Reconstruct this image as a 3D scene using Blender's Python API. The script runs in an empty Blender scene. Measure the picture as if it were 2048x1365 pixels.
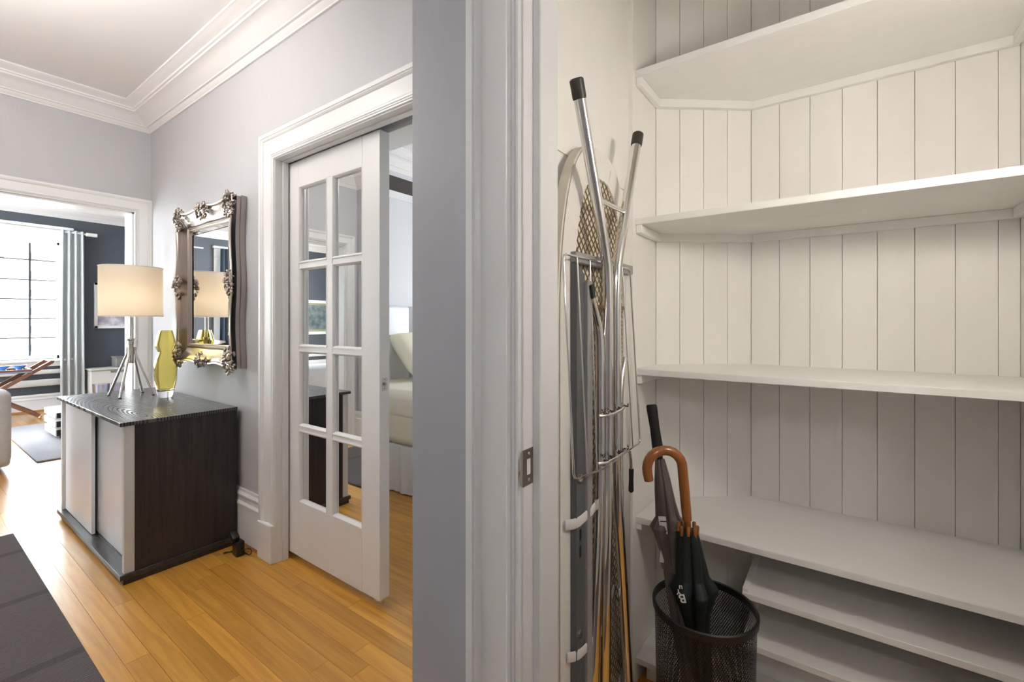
import bpy, bmesh, math, random
from mathutils import Vector, Matrix
random.seed(7)
PI = math.pi
SC = bpy.context.scene
COL = SC.collection

# ------------------------------------------------------------------ camera
HZ = 1.2                                    # eye height
YAW = math.atan2(1259.0, 910.2)             # angle between view axis and -X
cam = bpy.data.cameras.new('camera')
cam.lens = 16.0; cam.sensor_width = 36.0; cam.sensor_fit = 'HORIZONTAL'
cam.shift_y = -37.5 / 2048.0
cam.clip_start = 0.02; cam.clip_end = 200
camo = bpy.data.objects.new('camera', cam); COL.objects.link(camo)
fwd = Vector((-math.cos(YAW), math.sin(YAW), 0))
camo.location = (0, 0, HZ)
camo.rotation_euler = fwd.to_track_quat('-Z', 'Y').to_euler()
SC.camera = camo

# ------------------------------------------------------------------ world, exposure
world = bpy.data.worlds.new('overcast_sky'); SC.world = world; world.use_nodes = True
bg = world.node_tree.nodes['Background']
bg.inputs['Color'].default_value = (0.86, 0.93, 1.0, 1); bg.inputs['Strength'].default_value = 19.0
SC.view_settings.view_transform = 'Standard'; SC.view_settings.look = 'None'
SC.view_settings.gamma = 1.0; SC.view_settings.use_curve_mapping = False
SC.view_settings.exposure = 1.33
HALL_W, NEAR_W, CLOSET_W, LAMP_W = 20.0, 17.0, 29.0, 3.3   # emission strengths / watts of the lamps built below

def portal(name, loc, rot, sx, sy):         # daylight sampling portal in a window opening
    l = bpy.data.lights.new(name, 'AREA'); l.shape = 'RECTANGLE'; l.size = sx; l.size_y = sy
    l.cycles.is_portal = True
    o = bpy.data.objects.new(name, l); COL.objects.link(o); o.location = loc; o.rotation_euler = rot
portal('window_portal', (-8.80, 0.45, 1.51), (0, -PI/2, 0), 1.62, 2.0)
portal('window_portal', (-8.80, -1.70, 1.51), (0, -PI/2, 0), 1.62, 1.0)
portal('window_portal', (-1.9, 4.44, 1.5), (-PI/2, 0, 0), 0.5, 1.0)
portal('window_portal', (-5.5, -3.64, 1.4), (PI/2, 0, 0), 1.8, 1.8)

SC.cycles.diffuse_bounces = 5

# ------------------------------------------------------------------ materials
MATS = {}
def nt(name):
    m = bpy.data.materials.new(name); m.use_nodes = True
    n = m.node_tree.nodes; l = m.node_tree.links
    return m, n, l, n['Principled BSDF']
def setp(p, **k):
    al = {'base': 'Base Color', 'rough': 'Roughness', 'metal': 'Metallic', 'ior': 'IOR', 'trans': 'Transmission Weight', 'coat': 'Coat Weight', 'coatr': 'Coat Roughness', 'spec': 'Specular IOR Level', 'sheen': 'Sheen Weight'}
    for a, v in k.items():
        if a == 'base': v = (*v, 1)
        p.inputs[al[a]].default_value = v
def paint(name, col, rough=0.4, var=0.03, bump=0.02, scale=(30, 30, 6), bscale=None, **k):
    """Plain colour with faint mottling and fine relief (brush marks, weave)."""
    m, n, l, p = nt(name); setp(p, base=col, rough=rough, **k)
    tc = n.new('ShaderNodeTexCoord'); mp = n.new('ShaderNodeMapping'); mp.inputs['Scale'].default_value = scale
    l.new(tc.outputs['Object'], mp.inputs['Vector'])
    nz = n.new('ShaderNodeTexNoise'); nz.inputs['Scale'].default_value = 1.0; nz.inputs['Detail'].default_value = 4
    l.new(mp.outputs['Vector'], nz.inputs['Vector'])
    mx = n.new('ShaderNodeMix'); mx.data_type = 'RGBA'
    mx.inputs[6].default_value = (*[c*(1-var) for c in col], 1); mx.inputs[7].default_value = (*[min(1, c*(1+var)) for c in col], 1)
    l.new(nz.outputs['Fac'], mx.inputs[0]); l.new(mx.outputs[2], p.inputs['Base Color'])
    if bump:
        bp = n.new('ShaderNodeBump'); bp.inputs['Strength'].default_value = bump*10; bp.inputs['Distance'].default_value = 0.001
        nb = n.new('ShaderNodeTexNoise'); nb.inputs['Scale'].default_value = 1.0; nb.inputs['Detail'].default_value = 3
        mb = n.new('ShaderNodeMapping'); mb.inputs['Scale'].default_value = bscale or tuple(s*8 for s in scale)
        l.new(tc.outputs['Object'], mb.inputs['Vector']); l.new(mb.outputs['Vector'], nb.inputs['Vector'])
        l.new(nb.outputs['Fac'], bp.inputs['Height']); l.new(bp.outputs['Normal'], p.inputs['Normal'])
    MATS[name] = m; return m
def metal(name, col, rough):
    m, n, l, p = nt(name); setp(p, base=col, rough=rough, metal=1.0)
    tc = n.new('ShaderNodeTexCoord'); nz = n.new('ShaderNodeTexNoise'); nz.inputs['Scale'].default_value = 60
    l.new(tc.outputs['Object'], nz.inputs['Vector'])
    mr = n.new('ShaderNodeMapRange'); mr.inputs['To Min'].default_value = rough*0.8; mr.inputs['To Max'].default_value = rough*1.25
    l.new(nz.outputs['Fac'], mr.inputs['Value']); l.new(mr.outputs['Result'], p.inputs['Roughness'])
    MATS[name] = m; return m
def wood(name, c1, c2, axis='X', rough=0.35, perobj=0.0, grain=1.0, bump=0.15, coat=0.0, rings=0.0, pores=0.0):
    m, n, l, p = nt(name); setp(p, rough=rough, coat=coat, coatr=0.12)
    ge = n.new('ShaderNodeNewGeometry'); mp = n.new('ShaderNodeMapping')
    s = {'X': (2.2, 38, 38), 'Y': (38, 2.2, 38), 'Z': (38, 38, 2.2)}[axis]
    mp.inputs['Scale'].default_value = tuple(v*grain for v in s)
    oi = n.new('ShaderNodeObjectInfo'); ad = n.new('ShaderNodeVectorMath'); ad.operation = 'MULTIPLY_ADD'
    l.new(oi.outputs['Random'], ad.inputs[0]); ad.inputs[1].default_value = (37, 11, 23); l.new(ge.outputs['Position'], ad.inputs[2])
    l.new(ad.outputs['Vector'], mp.inputs['Vector'])
    nz = n.new('ShaderNodeTexNoise'); nz.inputs['Scale'].default_value = 1.0; nz.inputs['Detail'].default_value = 6; nz.inputs['Roughness'].default_value = 0.62
    nz.inputs['Distortion'].default_value = 0.6
    l.new(mp.outputs['Vector'], nz.inputs['Vector'])
    fac = nz.outputs['Fac']
    if rings:
        wv = n.new('ShaderNodeTexWave'); wv.wave_type = 'RINGS'; wv.rings_direction = 'Z' if axis == 'X' else 'X'
        mw = n.new('ShaderNodeMapping'); mw.inputs['Scale'].default_value = (1.5, 9, 1) if axis == 'X' else (9, 9, 2.2)
        mw.inputs['Location'].default_value = (4.2, -6.75, 0) if axis == 'X' else (0, -8.0, -1.0)
        l.new(ge.outputs['Position'], mw.inputs['Vector']); l.new(mw.outputs['Vector'], wv.inputs['Vector'])
        wv.inputs['Scale'].default_value = rings; wv.inputs['Distortion'].default_value = 2.2; wv.inputs['Detail'].default_value = 2; wv.inputs['Detail Scale'].default_value = 0.8
        mm = n.new('ShaderNodeMix'); mm.data_type = 'FLOAT'; mm.inputs[0].default_value = 0.5
        l.new(nz.outputs['Fac'], mm.inputs[2]); l.new(wv.outputs['Fac'], mm.inputs[3]); fac = mm.outputs[0]
    if pores:
        pr = n.new('ShaderNodeMapRange'); pr.inputs['From Min'].default_value = 0.30; pr.inputs['From Max'].default_value = 0.55; pr.inputs['To Min'].default_value = pores; pr.inputs['To Max'].default_value = rough
        l.new(fac, pr.inputs['Value']); l.new(pr.outputs['Result'], p.inputs['Roughness'])
        ps = n.new('ShaderNodeMapRange'); ps.inputs['From Min'].default_value = 0.30; ps.inputs['From Max'].default_value = 0.5; ps.inputs['To Min'].default_value = 0.14; ps.inputs['To Max'].default_value = 0.5
        l.new(fac, ps.inputs['Value']); l.new(ps.outputs['Result'], p.inputs['Specular IOR Level'])
    cr = n.new('ShaderNodeValToRGB'); cr.color_ramp.elements[0].color = (*c1, 1); cr.color_ramp.elements[1].color = (*c2, 1)
    cr.color_ramp.elements[0].position = 0.28; cr.color_ramp.elements[1].position = 0.72
    l.new(fac, cr.inputs['Fac'])
    hv = n.new('ShaderNodeHueSaturation')
    mr = n.new('ShaderNodeMapRange'); mr.inputs['To Min'].default_value = 1-perobj; mr.inputs['To Max'].default_value = 1+perobj
    l.new(oi.outputs['Random'], mr.inputs['Value']); l.new(mr.outputs['Result'], hv.inputs['Value'])
    l.new(cr.outputs['Color'], hv.inputs['Color']); l.new(hv.outputs['Color'], p.inputs['Base Color'])
    bp = n.new('ShaderNodeBump'); bp.inputs['Strength'].default_value = bump; bp.inputs['Distance'].default_value = 0.0008
    l.new(fac, bp.inputs['Height']); l.new(bp.outputs['Normal'], p.inputs['Normal'])
    MATS[name] = m; return m
def emit(name, col, s):
    m, n, l, p = nt(name); setp(p, base=(0.9, 0.9, 0.9))
    p.inputs['Emission Color'].default_value = (*col, 1); p.inputs['Emission Strength'].default_value = s
    MATS[name] = m; return m
def thin_glass(name, tint=(0.97, 0.99, 0.98), refl=0.08):
    m = bpy.data.materials.new(name); m.use_nodes = True; n = m.node_tree.nodes; l = m.node_tree.links; n.clear()
    o = n.new('ShaderNodeOutputMaterial'); t = n.new('ShaderNodeBsdfTransparent'); t.inputs['Color'].default_value = (*tint, 1)
    g = n.new('ShaderNodeBsdfGlossy'); g.inputs['Roughness'].default_value = 0.01
    lw = n.new('ShaderNodeLayerWeight'); lw.inputs['Blend'].default_value = 0.25
    ml = n.new('ShaderNodeMath'); ml.operation = 'MULTIPLY_ADD'; ml.inputs[1].default_value = 0.6; ml.inputs[2].default_value = refl*0.5
    l.new(lw.outputs['Fresnel'], ml.inputs[0])
    mx = n.new('ShaderNodeMixShader'); l.new(ml.outputs[0], mx.inputs[0]); l.new(t.outputs[0], mx.inputs[1]); l.new(g.outputs[0], mx.inputs[2]); l.new(mx.outputs[0], o.inputs['Surface'])
    MATS[name] = m; return m

paint('trim_white', (0.76, 0.76, 0.755), 0.34, 0.02, 0.015, (12, 12, 3))
paint('ceiling_white', (0.80, 0.78, 0.77), 0.7, 0.015, 0.0, (3, 3, 3))
paint('hall_grey', (0.50, 0.50, 0.52), 0.5, 0.03, 0.05, (14, 14, 5), (160, 160, 40))
paint('closet_front_grey', (0.385, 0.39, 0.425), 0.45, 0.04, 0.06, (14, 14, 5), (160, 160, 40))  # even tone, darker and bluer than hall_grey
paint('living_blue', (0.068, 0.077, 0.092), 0.55, 0.04, 0.02, (5, 5, 5))
paint('bedroom_wall', (0.66, 0.66, 0.68), 0.6, 0.02, 0.01, (5, 5, 5))
paint('closet_white', (0.87, 0.85, 0.815), 0.42, 0.025, 0.03, (20, 20, 4), (220, 220, 25))
paint('shelf_white', (0.87, 0.86, 0.835), 0.38, 0.03, 0.05, (6, 30, 30), (30, 220, 220))
paint('brown_band', (0.055, 0.042, 0.038), 0.6, 0.05, 0.0, (5, 5, 5))
wood('oak_floor', (0.46, 0.20, 0.026), (0.68, 0.36, 0.064), 'X', 0.34, 0.15, 1.0, 0.10, 0.15)
wood('shoe_wood', (0.33, 0.13, 0.03), (0.50, 0.23, 0.06), 'X', 0.4, 0.05)
wood('black_oak', (0.010, 0.008, 0.009), (0.040, 0.033, 0.034), 'Z', 0.34, 0.0, 1.4, 0.5)
wood('black_oak_x', (0.012, 0.010, 0.011), (0.06, 0.056, 0.06), 'X', 0.32, 0.0, 1.4, 0.5)
wood('black_oak_top', (0.022, 0.020, 0.022), (0.115, 0.11, 0.115), 'X', 0.24, 0.0, 1.2, 0.6, 0.0, 3.2, 0.45)
wood('walnut', (0.09, 0.035, 0.018), (0.20, 0.085, 0.045), 'Y', 0.4, 0.1)
wood('handle_wood', (0.22, 0.065, 0.012), (0.36, 0.12, 0.025), 'Z', 0.22, 0.0, 1.6, 0.05, 0.6)
paint('cabinet_white', (0.83, 0.85, 0.89), 0.28, 0.01, 0.005, (8, 8, 3))
paint('fin_white', (0.66, 0.655, 0.63), 0.4, 0.05, 0.03, (60, 60, 3))
metal('chrome', (0.80, 0.79, 0.77), 0.06)
metal('nickel', (0.62, 0.60, 0.56), 0.28)
metal('dark_steel', (0.30, 0.27, 0.23), 0.34)
metal('brass', (0.75, 0.52, 0.2), 0.25)
metal('silver_leaf', (0.43, 0.37, 0.325), 0.34)
metal('frame_side', (0.42, 0.38, 0.36), 0.42)
metal('bronze_mesh', (0.34, 0.25, 0.15), 0.38)
metal('mirror', (0.93, 0.95, 0.94), 0.004)
metal('mirror_pane', (0.80, 0.83, 0.84), 0.01)
paint('black_plastic', (0.012, 0.012, 0.013), 0.35, 0.1, 0.0)
paint('black_foam', (0.008, 0.008, 0.008), 0.8, 0.1, 0.03)
paint('black_metal', (0.010, 0.010, 0.011), 0.38, 0.1, 0.0)
paint('cap_rubber', (0.035, 0.028, 0.020), 0.45, 0.1, 0.0)
paint('cover_fabric', (0.74, 0.68, 0.58), 0.85, 0.05, 0.08, (20, 20, 20), (500, 500, 500))
paint('hem_fabric', (0.78, 0.75, 0.70), 0.85, 0.05, 0.08, (15, 15, 15), (500, 500, 500))
paint('strap_white', (0.74, 0.70, 0.68), 0.8, 0.03, 0.05)
paint('grey_steel', (0.115, 0.115, 0.118), 0.42, 0.05, 0.0)
paint('grey_steel_pale', (0.30, 0.295, 0.285), 0.4, 0.05, 0.0)
paint('brown_nylon', (0.105, 0.080, 0.074), 0.42, 0.15, 0.04, (10, 10, 10), (90, 90, 90), sheen=0.2)
paint('green_nylon', (0.006, 0.012, 0.011), 0.5, 0.15, 0.04, (10, 10, 10), (90, 90, 90))
paint('print_white', (0.75, 0.73, 0.70), 0.6, 0.03, 0.0)
paint('bed_cream', (0.76, 0.70, 0.55), 0.85, 0.03, 0.03, (6, 6, 6), (40, 40, 40))
paint('pillow_cream', (0.84, 0.79, 0.60), 0.85, 0.05, 0.03, (6, 6, 6), (40, 40, 40))
paint('pillow_white', (0.80, 0.79, 0.74), 0.85, 0.03, 0.03, (6, 6, 6), (40, 40, 40))
paint('pillow_olive', (0.36, 0.34, 0.22), 0.85, 0.03, 0.03)
paint('skirt_white', (0.70, 0.69, 0.67), 0.85, 0.04, 0.04, (6, 6, 6), (30, 30, 30))
paint('leather_white', (0.74, 0.74, 0.755), 0.35, 0.02, 0.0)
paint('sofa_grey', (0.52, 0.52, 0.51), 0.9, 0.12, 0.1, (60, 60, 60), (400, 400, 400))
paint('curtain_grey', (0.52, 0.54, 0.54), 0.8, 0.05, 0.03, (20, 20, 3))
paint('curtain_blue', (0.07, 0.10, 0.14), 0.8, 0.1, 0.03, (20, 20, 3))
paint('radiator_white', (0.62, 0.61, 0.57), 0.5, 0.02, 0.0)
paint('grille_grey', (0.22, 0.21, 0.20), 0.5, 0.02, 0.0)
paint('bowl_blue', (0.10, 0.24, 0.52), 0.2, 0.5, 0.0, (40, 40, 40))
paint('tray_blue', (0.18, 0.22, 0.30), 0.25, 0.1, 0.0)
paint('facade_white', (0.80, 0.80, 0.79), 0.8, 0.03, 0.0, (2, 2, 2))
paint('facade_pane', (0.035, 0.036, 0.037), 0.6, 0.2, 0.0, spec=0.0)
paint('lead_grey', (0.05, 0.052, 0.055), 0.5, 0.1, 0.0)
thin_glass('window_glass'); thin_glass('tumbler_glass', (0.90, 0.90, 0.97), 0.25)
emit('opal_hall', (1.0, 0.95, 0.89), HALL_W); emit('opal_near', (1.0, 0.97, 0.95), NEAR_W); emit('opal_closet', (1.0, 0.93, 0.84), CLOSET_W)
emit('opal_bed', (1.0, 0.95, 0.88), 8.0)

def rug_mat(name, c1, c2, stripes):
    m, n, l, p = nt(name); setp(p, rough=0.95, spec=0.1)
    ge = n.new('ShaderNodeNewGeometry'); sx = n.new('ShaderNodeSeparateXYZ'); l.new(ge.outputs['Position'], sx.inputs[0])
    wv = n.new('ShaderNodeTexWave'); wv.wave_type = 'BANDS'; wv.bands_direction = 'X'; wv.inputs['Scale'].default_value = 28
    wv.inputs['Distortion'].default_value = 1.2; wv.inputs['Detail'].default_value = 3; wv.inputs['Detail Scale'].default_value = 3
    l.new(ge.outputs['Position'], wv.inputs['Vector'])
    nz = n.new('ShaderNodeTexNoise'); nz.inputs['Scale'].default_value = 160; nz.inputs['Detail'].default_value = 3
    mpn = n.new('ShaderNodeMapping'); mpn.inputs['Scale'].default_value = (1, 0.25, 1); l.new(ge.outputs['Position'], mpn.inputs[0]); l.new(mpn.outputs[0], nz.inputs['Vector'])
    mm = n.new('ShaderNodeMix'); mm.data_type = 'FLOAT'; mm.inputs[0].default_value = 0.55; l.new(wv.outputs['Fac'], mm.inputs[2]); l.new(nz.outputs['Fac'], mm.inputs[3])
    mx = n.new('ShaderNodeMix'); mx.data_type = 'RGBA'; mx.inputs[6].default_value = (*c1, 1); mx.inputs[7].default_value = (*c2, 1); l.new(mm.outputs[0], mx.inputs[0])
    out = mx.outputs[2]
    if stripes:
        md = n.new('ShaderNodeMath'); md.operation = 'PINGPONG'; md.inputs[1].default_value = 0.305
        ad = n.new('ShaderNodeMath'); ad.operation = 'ADD'; ad.inputs[1].default_value = 3.455; l.new(sx.outputs['X'], ad.inputs[0]); l.new(ad.outputs[0], md.inputs[0])
        lt = n.new('ShaderNodeMath'); lt.operation = 'LESS_THAN'; lt.inputs[1].default_value = 0.022; l.new(md.outputs[0], lt.inputs[0])
        m2 = n.new('ShaderNodeMix'); m2.data_type = 'RGBA'; m2.inputs[7].default_value = (*[c*0.42 for c in c1], 1)
        l.new(out, m2.inputs[6]); ml = n.new('ShaderNodeMath'); ml.operation = 'MULTIPLY'; ml.inputs[1].default_value = 0.35; l.new(lt.outputs[0], ml.inputs[0]); l.new(ml.outputs[0], m2.inputs[0]); out = m2.outputs[2]
    l.new(out, p.inputs['Base Color'])
    bp = n.new('ShaderNodeBump'); bp.inputs['Strength'].default_value = 0.8; bp.inputs['Distance'].default_value = 0.004; l.new(mm.outputs[0], bp.inputs['Height']); l.new(bp.outputs['Normal'], p.inputs['Normal'])
    MATS[name] = m
rug_mat('runner', (0.070, 0.060, 0.061), (0.165, 0.145, 0.146), True)
rug_mat('living_rug', (0.22, 0.21, 0.23), (0.46, 0.45, 0.47), False)

def plank_floor_mat():
    m, n, l, p = nt('living_planks'); setp(p, rough=0.3, coat=0.35, coatr=0.12)
    ge = n.new('ShaderNodeNewGeometry'); br = n.new('ShaderNodeTexBrick')
    br.inputs['Scale'].default_value = 1.0; br.inputs['Brick Width'].default_value = 0.9; br.inputs['Row Height'].default_value = 0.072; br.inputs['Mortar Size'].default_value = 0.0012
    br.inputs['Color1'].default_value = (0.34, 0.16, 0.045, 1); br.inputs['Color2'].default_value = (0.48, 0.25, 0.08, 1); br.inputs['Mortar'].default_value = (0.1, 0.04, 0.01, 1)
    l.new(ge.outputs['Position'], br.inputs['Vector']); l.new(br.outputs['Color'], p.inputs['Base Color']); MATS['living_planks'] = m
plank_floor_mat()
def shade_mat():
    m = bpy.data.materials.new('lampshade'); m.use_nodes = True; n = m.node_tree.nodes; l = m.node_tree.links; n.clear()
    o = n.new('ShaderNodeOutputMaterial'); t = n.new('ShaderNodeBsdfTranslucent'); t.inputs['Color'].default_value = (0.86, 0.80, 0.70, 1)
    d = n.new('ShaderNodeBsdfDiffuse'); d.inputs['Color'].default_value = (0.80, 0.76, 0.70, 1)
    nz = n.new('ShaderNodeTexNoise'); nz.inputs['Scale'].default_value = 300; bp = n.new('ShaderNodeBump'); bp.inputs['Strength'].default_value = 0.1; bp.inputs['Distance'].default_value = 0.001
    l.new(nz.outputs['Fac'], bp.inputs['Height']); l.new(bp.outputs['Normal'], d.inputs['Normal'])
    mx = n.new('ShaderNodeMixShader'); mx.inputs[0].default_value = 0.45; l.new(t.outputs[0], mx.inputs[1]); l.new(d.outputs[0], mx.inputs[2]); l.new(mx.outputs[0], o.inputs['Surface']); MATS['lampshade'] = m
shade_mat()
def amber():
    m, n, l, p = nt('amber_glass'); setp(p, base=(0.82, 0.745, 0.38), rough=0.02, trans=1.0, ior=1.3); MATS['amber_glass'] = m
    m, n, l, p = nt('clear_glass'); setp(p, base=(0.97, 0.98, 0.98), rough=0.01, trans=1.0, ior=1.45); MATS['clear_glass'] = m
    m, n, l, p = nt('art_print')
    tc = n.new('ShaderNodeTexCoord'); nz = n.new('ShaderNodeTexNoise'); nz.inputs['Scale'].default_value = 6; nz.inputs['Detail'].default_value = 3; l.new(tc.outputs['Object'], nz.inputs['Vector'])
    cr = n.new('ShaderNodeValToRGB'); e = cr.color_ramp.elements; e[0].color = (0.20, 0.22, 0.27, 1); e[0].position = 0.3; e[1].color = (0.75, 0.73, 0.74, 1); e[1].position = 0.66
    k = e.new(0.48); k.color = (0.40, 0.36, 0.42, 1); l.new(nz.outputs['Fac'], cr.inputs[0]); l.new(cr.outputs[0], p.inputs['Base Color']); setp(p, rough=0.3); MATS['art_print'] = m
    m, n, l, p = nt('landscape_print')
    tc = n.new('ShaderNodeTexCoord'); nz = n.new('ShaderNodeTexNoise'); nz.inputs['Scale'].default_value = 9; nz.inputs['Detail'].default_value = 4; l.new(tc.outputs['Object'], nz.inputs['Vector'])
    cr = n.new('ShaderNodeValToRGB'); e = cr.color_ramp.elements; e[0].color = (0.02, 0.05, 0.045, 1); e[0].position = 0.3; e[1].color = (0.17, 0.21, 0.21, 1); e[1].position = 0.62
    l.new(nz.outputs['Fac'], cr.inputs[0]); l.new(cr.outputs[0], p.inputs['Base Color']); MATS['landscape_print'] = m
amber()

# ------------------------------------------------------------------ helpers
def tag(o, label=None, cat=None, group=None, kind=None):
    if label: o['label'] = label
    if cat: o['category'] = cat
    if group: o['group'] = group
    if kind: o['kind'] = kind
    return o
def thing(name, label, cat, loc=(0, 0, 0), group=None, kind=None):
    o = bpy.data.objects.new(name, None); o.empty_display_size = 0.1; COL.objects.link(o); o.location = loc
    return tag(o, label, cat, group, kind)
def wloc(o):
    v = Vector(o.location)
    while o.parent: o = o.parent; v += Vector(o.location)
    return v
def M(name, bm, mat, parent=None, smooth=None, origin=None):
    """bmesh in world coordinates -> one mesh object, parented with its coordinates kept"""
    bmesh.ops.recalc_face_normals(bm, faces=bm.faces)
    me = bpy.data.meshes.new(name); bm.to_mesh(me); bm.free()
    me.materials.append(MATS[mat])
    if smooth is not None:
        me.shade_smooth(); me.set_sharp_from_angle(angle=math.radians(smooth))
    o = bpy.data.objects.new(name, me); COL.objects.link(o)
    off = Vector((0, 0, 0))
    if parent is not None:
        o.parent = parent; off = wloc(parent)
    if origin is not None:
        off2 = Vector(origin); me.transform(Matrix.Translation(-off2)); o.location = off2 - off
    elif parent is not None and off.length > 0:
        me.transform(Matrix.Translation(-off))
    return o
def box(bm, x0, x1, y0, y1, z0, z1, bev=0.0, seg=1):
    r = bmesh.ops.create_cube(bm, size=1.0, matrix=Matrix.Translation(((x0+x1)/2, (y0+y1)/2, (z0+z1)/2)) @ Matrix.Diagonal((abs(x1-x0), abs(y1-y0), abs(z1-z0), 1)))
    if bev:
        vs = set(r['verts']); es = [e for e in bm.edges if e.verts[0] in vs and e.verts[1] in vs]
        bmesh.ops.bevel(bm, geom=es, offset=bev, segments=seg, profile=0.5, affect='EDGES')
    return bm
def B(*a, **k): return box(bmesh.new(), *a, **k)
def boxes(lst):
    bm = bmesh.new()
    for b in lst: box(bm, *b)
    return bm
def obox(bm, mtx, sx, sy, sz, bev=0.0, seg=1):
    r = bmesh.ops.create_cube(bm, size=1.0, matrix=mtx @ Matrix.Diagonal((sx, sy, sz, 1)))
    if bev:
        vs = set(r['verts']); es = [e for e in bm.edges if e.verts[0] in vs and e.verts[1] in vs]
        bmesh.ops.bevel(bm, geom=es, offset=bev, segments=seg, profile=0.5, affect='EDGES')
    return bm
def skin(bm, rings, close_u=True, cap=True):
    vv = [[bm.verts.new(p) for p in r] for r in rings]
    n = len(vv[0])
    for a, b in zip(vv[:-1], vv[1:]):
        for i in range(n if close_u else n-1):
            j = (i+1) % n
            bm.faces.new((a[i], a[j], b[j], b[i]))
    if cap and close_u:
        bm.faces.new(vv[0]); bm.faces.new(list(reversed(vv[-1])))
    return bm
def tube(bm, pts, r, n=10, cap=True, flat=None):
    """round bar along a polyline; r a number or a list; flat = (axis vector, factor list) squashes the section"""
    pts = [Vector(p) for p in pts]; N = len(pts)
    rr = r if isinstance(r, (list, tuple)) else [r]*N
    tg = []
    for i in range(N):
        t = (pts[min(i+1, N-1)] - pts[max(i-1, 0)]).normalized(); tg.append(t)
    up = Vector((0, 0, 1)) if abs(tg[0].z) < 0.9 else Vector((0, 1, 0))
    u = (up - tg[0]*up.dot(tg[0])).normalized(); rings = []
    for i in range(N):
        u = (u - tg[i]*u.dot(tg[i])).normalized(); v = tg[i].cross(u)
        ring = []
        for k in range(n):
            a = 2*PI*k/n; ring.append(pts[i] + (u*math.cos(a) + v*math.sin(a))*rr[i])
        rings.append(ring)
    return skin(bm, rings, True, cap)
def smoothpath(pts, it=2):
    pts = [Vector(p) for p in pts]
    for _ in range(it):
        q = [pts[0]]
        for a, b in zip(pts[:-1], pts[1:]): q += [a*0.75+b*0.25, a*0.25+b*0.75]
        q.append(pts[-1]); pts = q
    return pts
def lathe(bm, prof, c, n=32, cap=True):
    rings = [[Vector((c[0]+r*math.cos(2*PI*k/n), c[1]+r*math.sin(2*PI*k/n), z)) for k in range(n)] for r, z in prof]
    return skin(bm, rings, True, cap)
def prism(bm, poly, z0, z1):
    return skin(bm, [[Vector((x, y, z0)) for x, y in poly], [Vector((x, y, z1)) for x, y in poly]])
def sweep(bm, pts, As, Bs, prof, cap=True):
    rings = [[Vector(p) + Vector(A)*a + Vector(Bv)*b for a, b in prof] for p, A, Bv in zip(pts, As, Bs)]
    return skin(bm, rings, True, cap)
def loop_sweep(bm, poly, z, prof, closed=True):
    """moulding along the inside of a room outline (counter-clockwise poly); prof = (out, down)"""
    n = len(poly); As = []
    P = [Vector((x, y)) for x, y in poly]
    for i in range(n):
        e1 = (P[i]-P[i-1]).normalized(); e2 = (P[(i+1) % n]-P[i]).normalized()
        n1 = Vector((-e1.y, e1.x)); n2 = Vector((-e2.y, e2.x))
        if not closed and i == 0: m = n2
        elif not closed and i == n-1: m = n1
        else: m = (n1+n2)/(1+n1.dot(n2))
        As.append(m)
    rings = [[Vector((P[i].x+As[i].x*a, P[i].y+As[i].y*a, z-b)) for a, b in prof] for i in range(n)]
    if closed: rings.append(rings[0])
    return skin(bm, rings, True, not closed)
def struct(name, bm, mat, label, cat, parent=None, smooth=None):
    return tag(M(name, bm, mat, parent, smooth), label, cat, kind='structure')
# ------------------------------------------------------------------ room shell
XF, W, ZC = -4.09, 1.15, 2.71            # far hall wall, door wall, hall ceiling
YB, XR, YC = -0.44, 1.6, 0.766           # wall behind the camera, hall end, closet front
XP, XJ = -0.857, -0.52                   # outer corner of the closet block, closet jamb face
XW, LY0, LY1, LZ = -8.76, -3.6, 2.9, 2.80   # living room
OY0, OY1, OZ = -0.30, 1.052, 1.985       # opening to the living room
DX0, DX1, DZ = -2.278, -1.02, 2.010       # pocket door opening
CX1, CDZ = 0.30, 2.08                    # closet opening right jamb, head
XL, YS, YK, XK = -0.55, 1.457, 1.885, 0.412  # closet left plank face, shelf front, back wall, right wall

# floor: slab below, planks laid on it
fl = struct('floor', boxes([(XF-0.16, XR+0.1, YB-0.1, 4.6, -0.12, -0.0125)]), 'oak_floor', 'honey oak strip floor running through the hall and bedroom', 'floor')
pm = bpy.data.meshes.new('plank'); _b = bmesh.new(); box(_b, -0.5, 0.5, -0.5, 0.5, -0.5, 0.5)
_b.to_mesh(pm); _b.free(); pm.materials.append(MATS['oak_floor'])
def floor_planks(x0, x1, y0, y1, w=0.072):
    y = y0
    while y < y1-0.005:
        ye = min(y+w, y1); x = x0; first = True
        while x < x1-0.001:
            L = random.uniform(0.55, 1.5)*(random.random() if first else 1) + 0.12; first = False
            xe = min(x+L, x1)
            if x1-xe < 0.15: xe = x1
            o = bpy.data.objects.new('plank', pm); COL.objects.link(o); o.parent = fl
            o.location = ((x+xe)/2, (y+ye)/2, -0.006 + random.uniform(-0.0004, 0)); o.scale = (xe-x-0.0008, ye-y-0.0009, 0.012)
            x = xe
        y = ye
floor_planks(XF-0.16, XR, YB, W+0.25)
floor_planks(-3.2, XP, W+0.25, 2.5)
floor_planks(-0.57, XK, 0.90, 1.8)
tag(M('floor_living', boxes([(XW-0.1, XF-0.16, LY0-0.1, LY1+0.1, -0.12, 0.0)]), 'living_planks'), 'pale sunlit oak floor of the living room', 'floor', kind='structure')

struct('ceiling', boxes([(XF-0.16, XR+0.1, YB-0.1, 4.6, ZC, ZC+0.15)]), 'ceiling_white', 'white plaster ceiling over the hall', 'ceiling')
struct('ceiling_living', boxes([(XW-0.2, XF-0.08, LY0-0.1, LY1+0.1, LZ, LZ+0.15)]), 'ceiling_white', 'white ceiling of the living room beyond the opening', 'ceiling')

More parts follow.
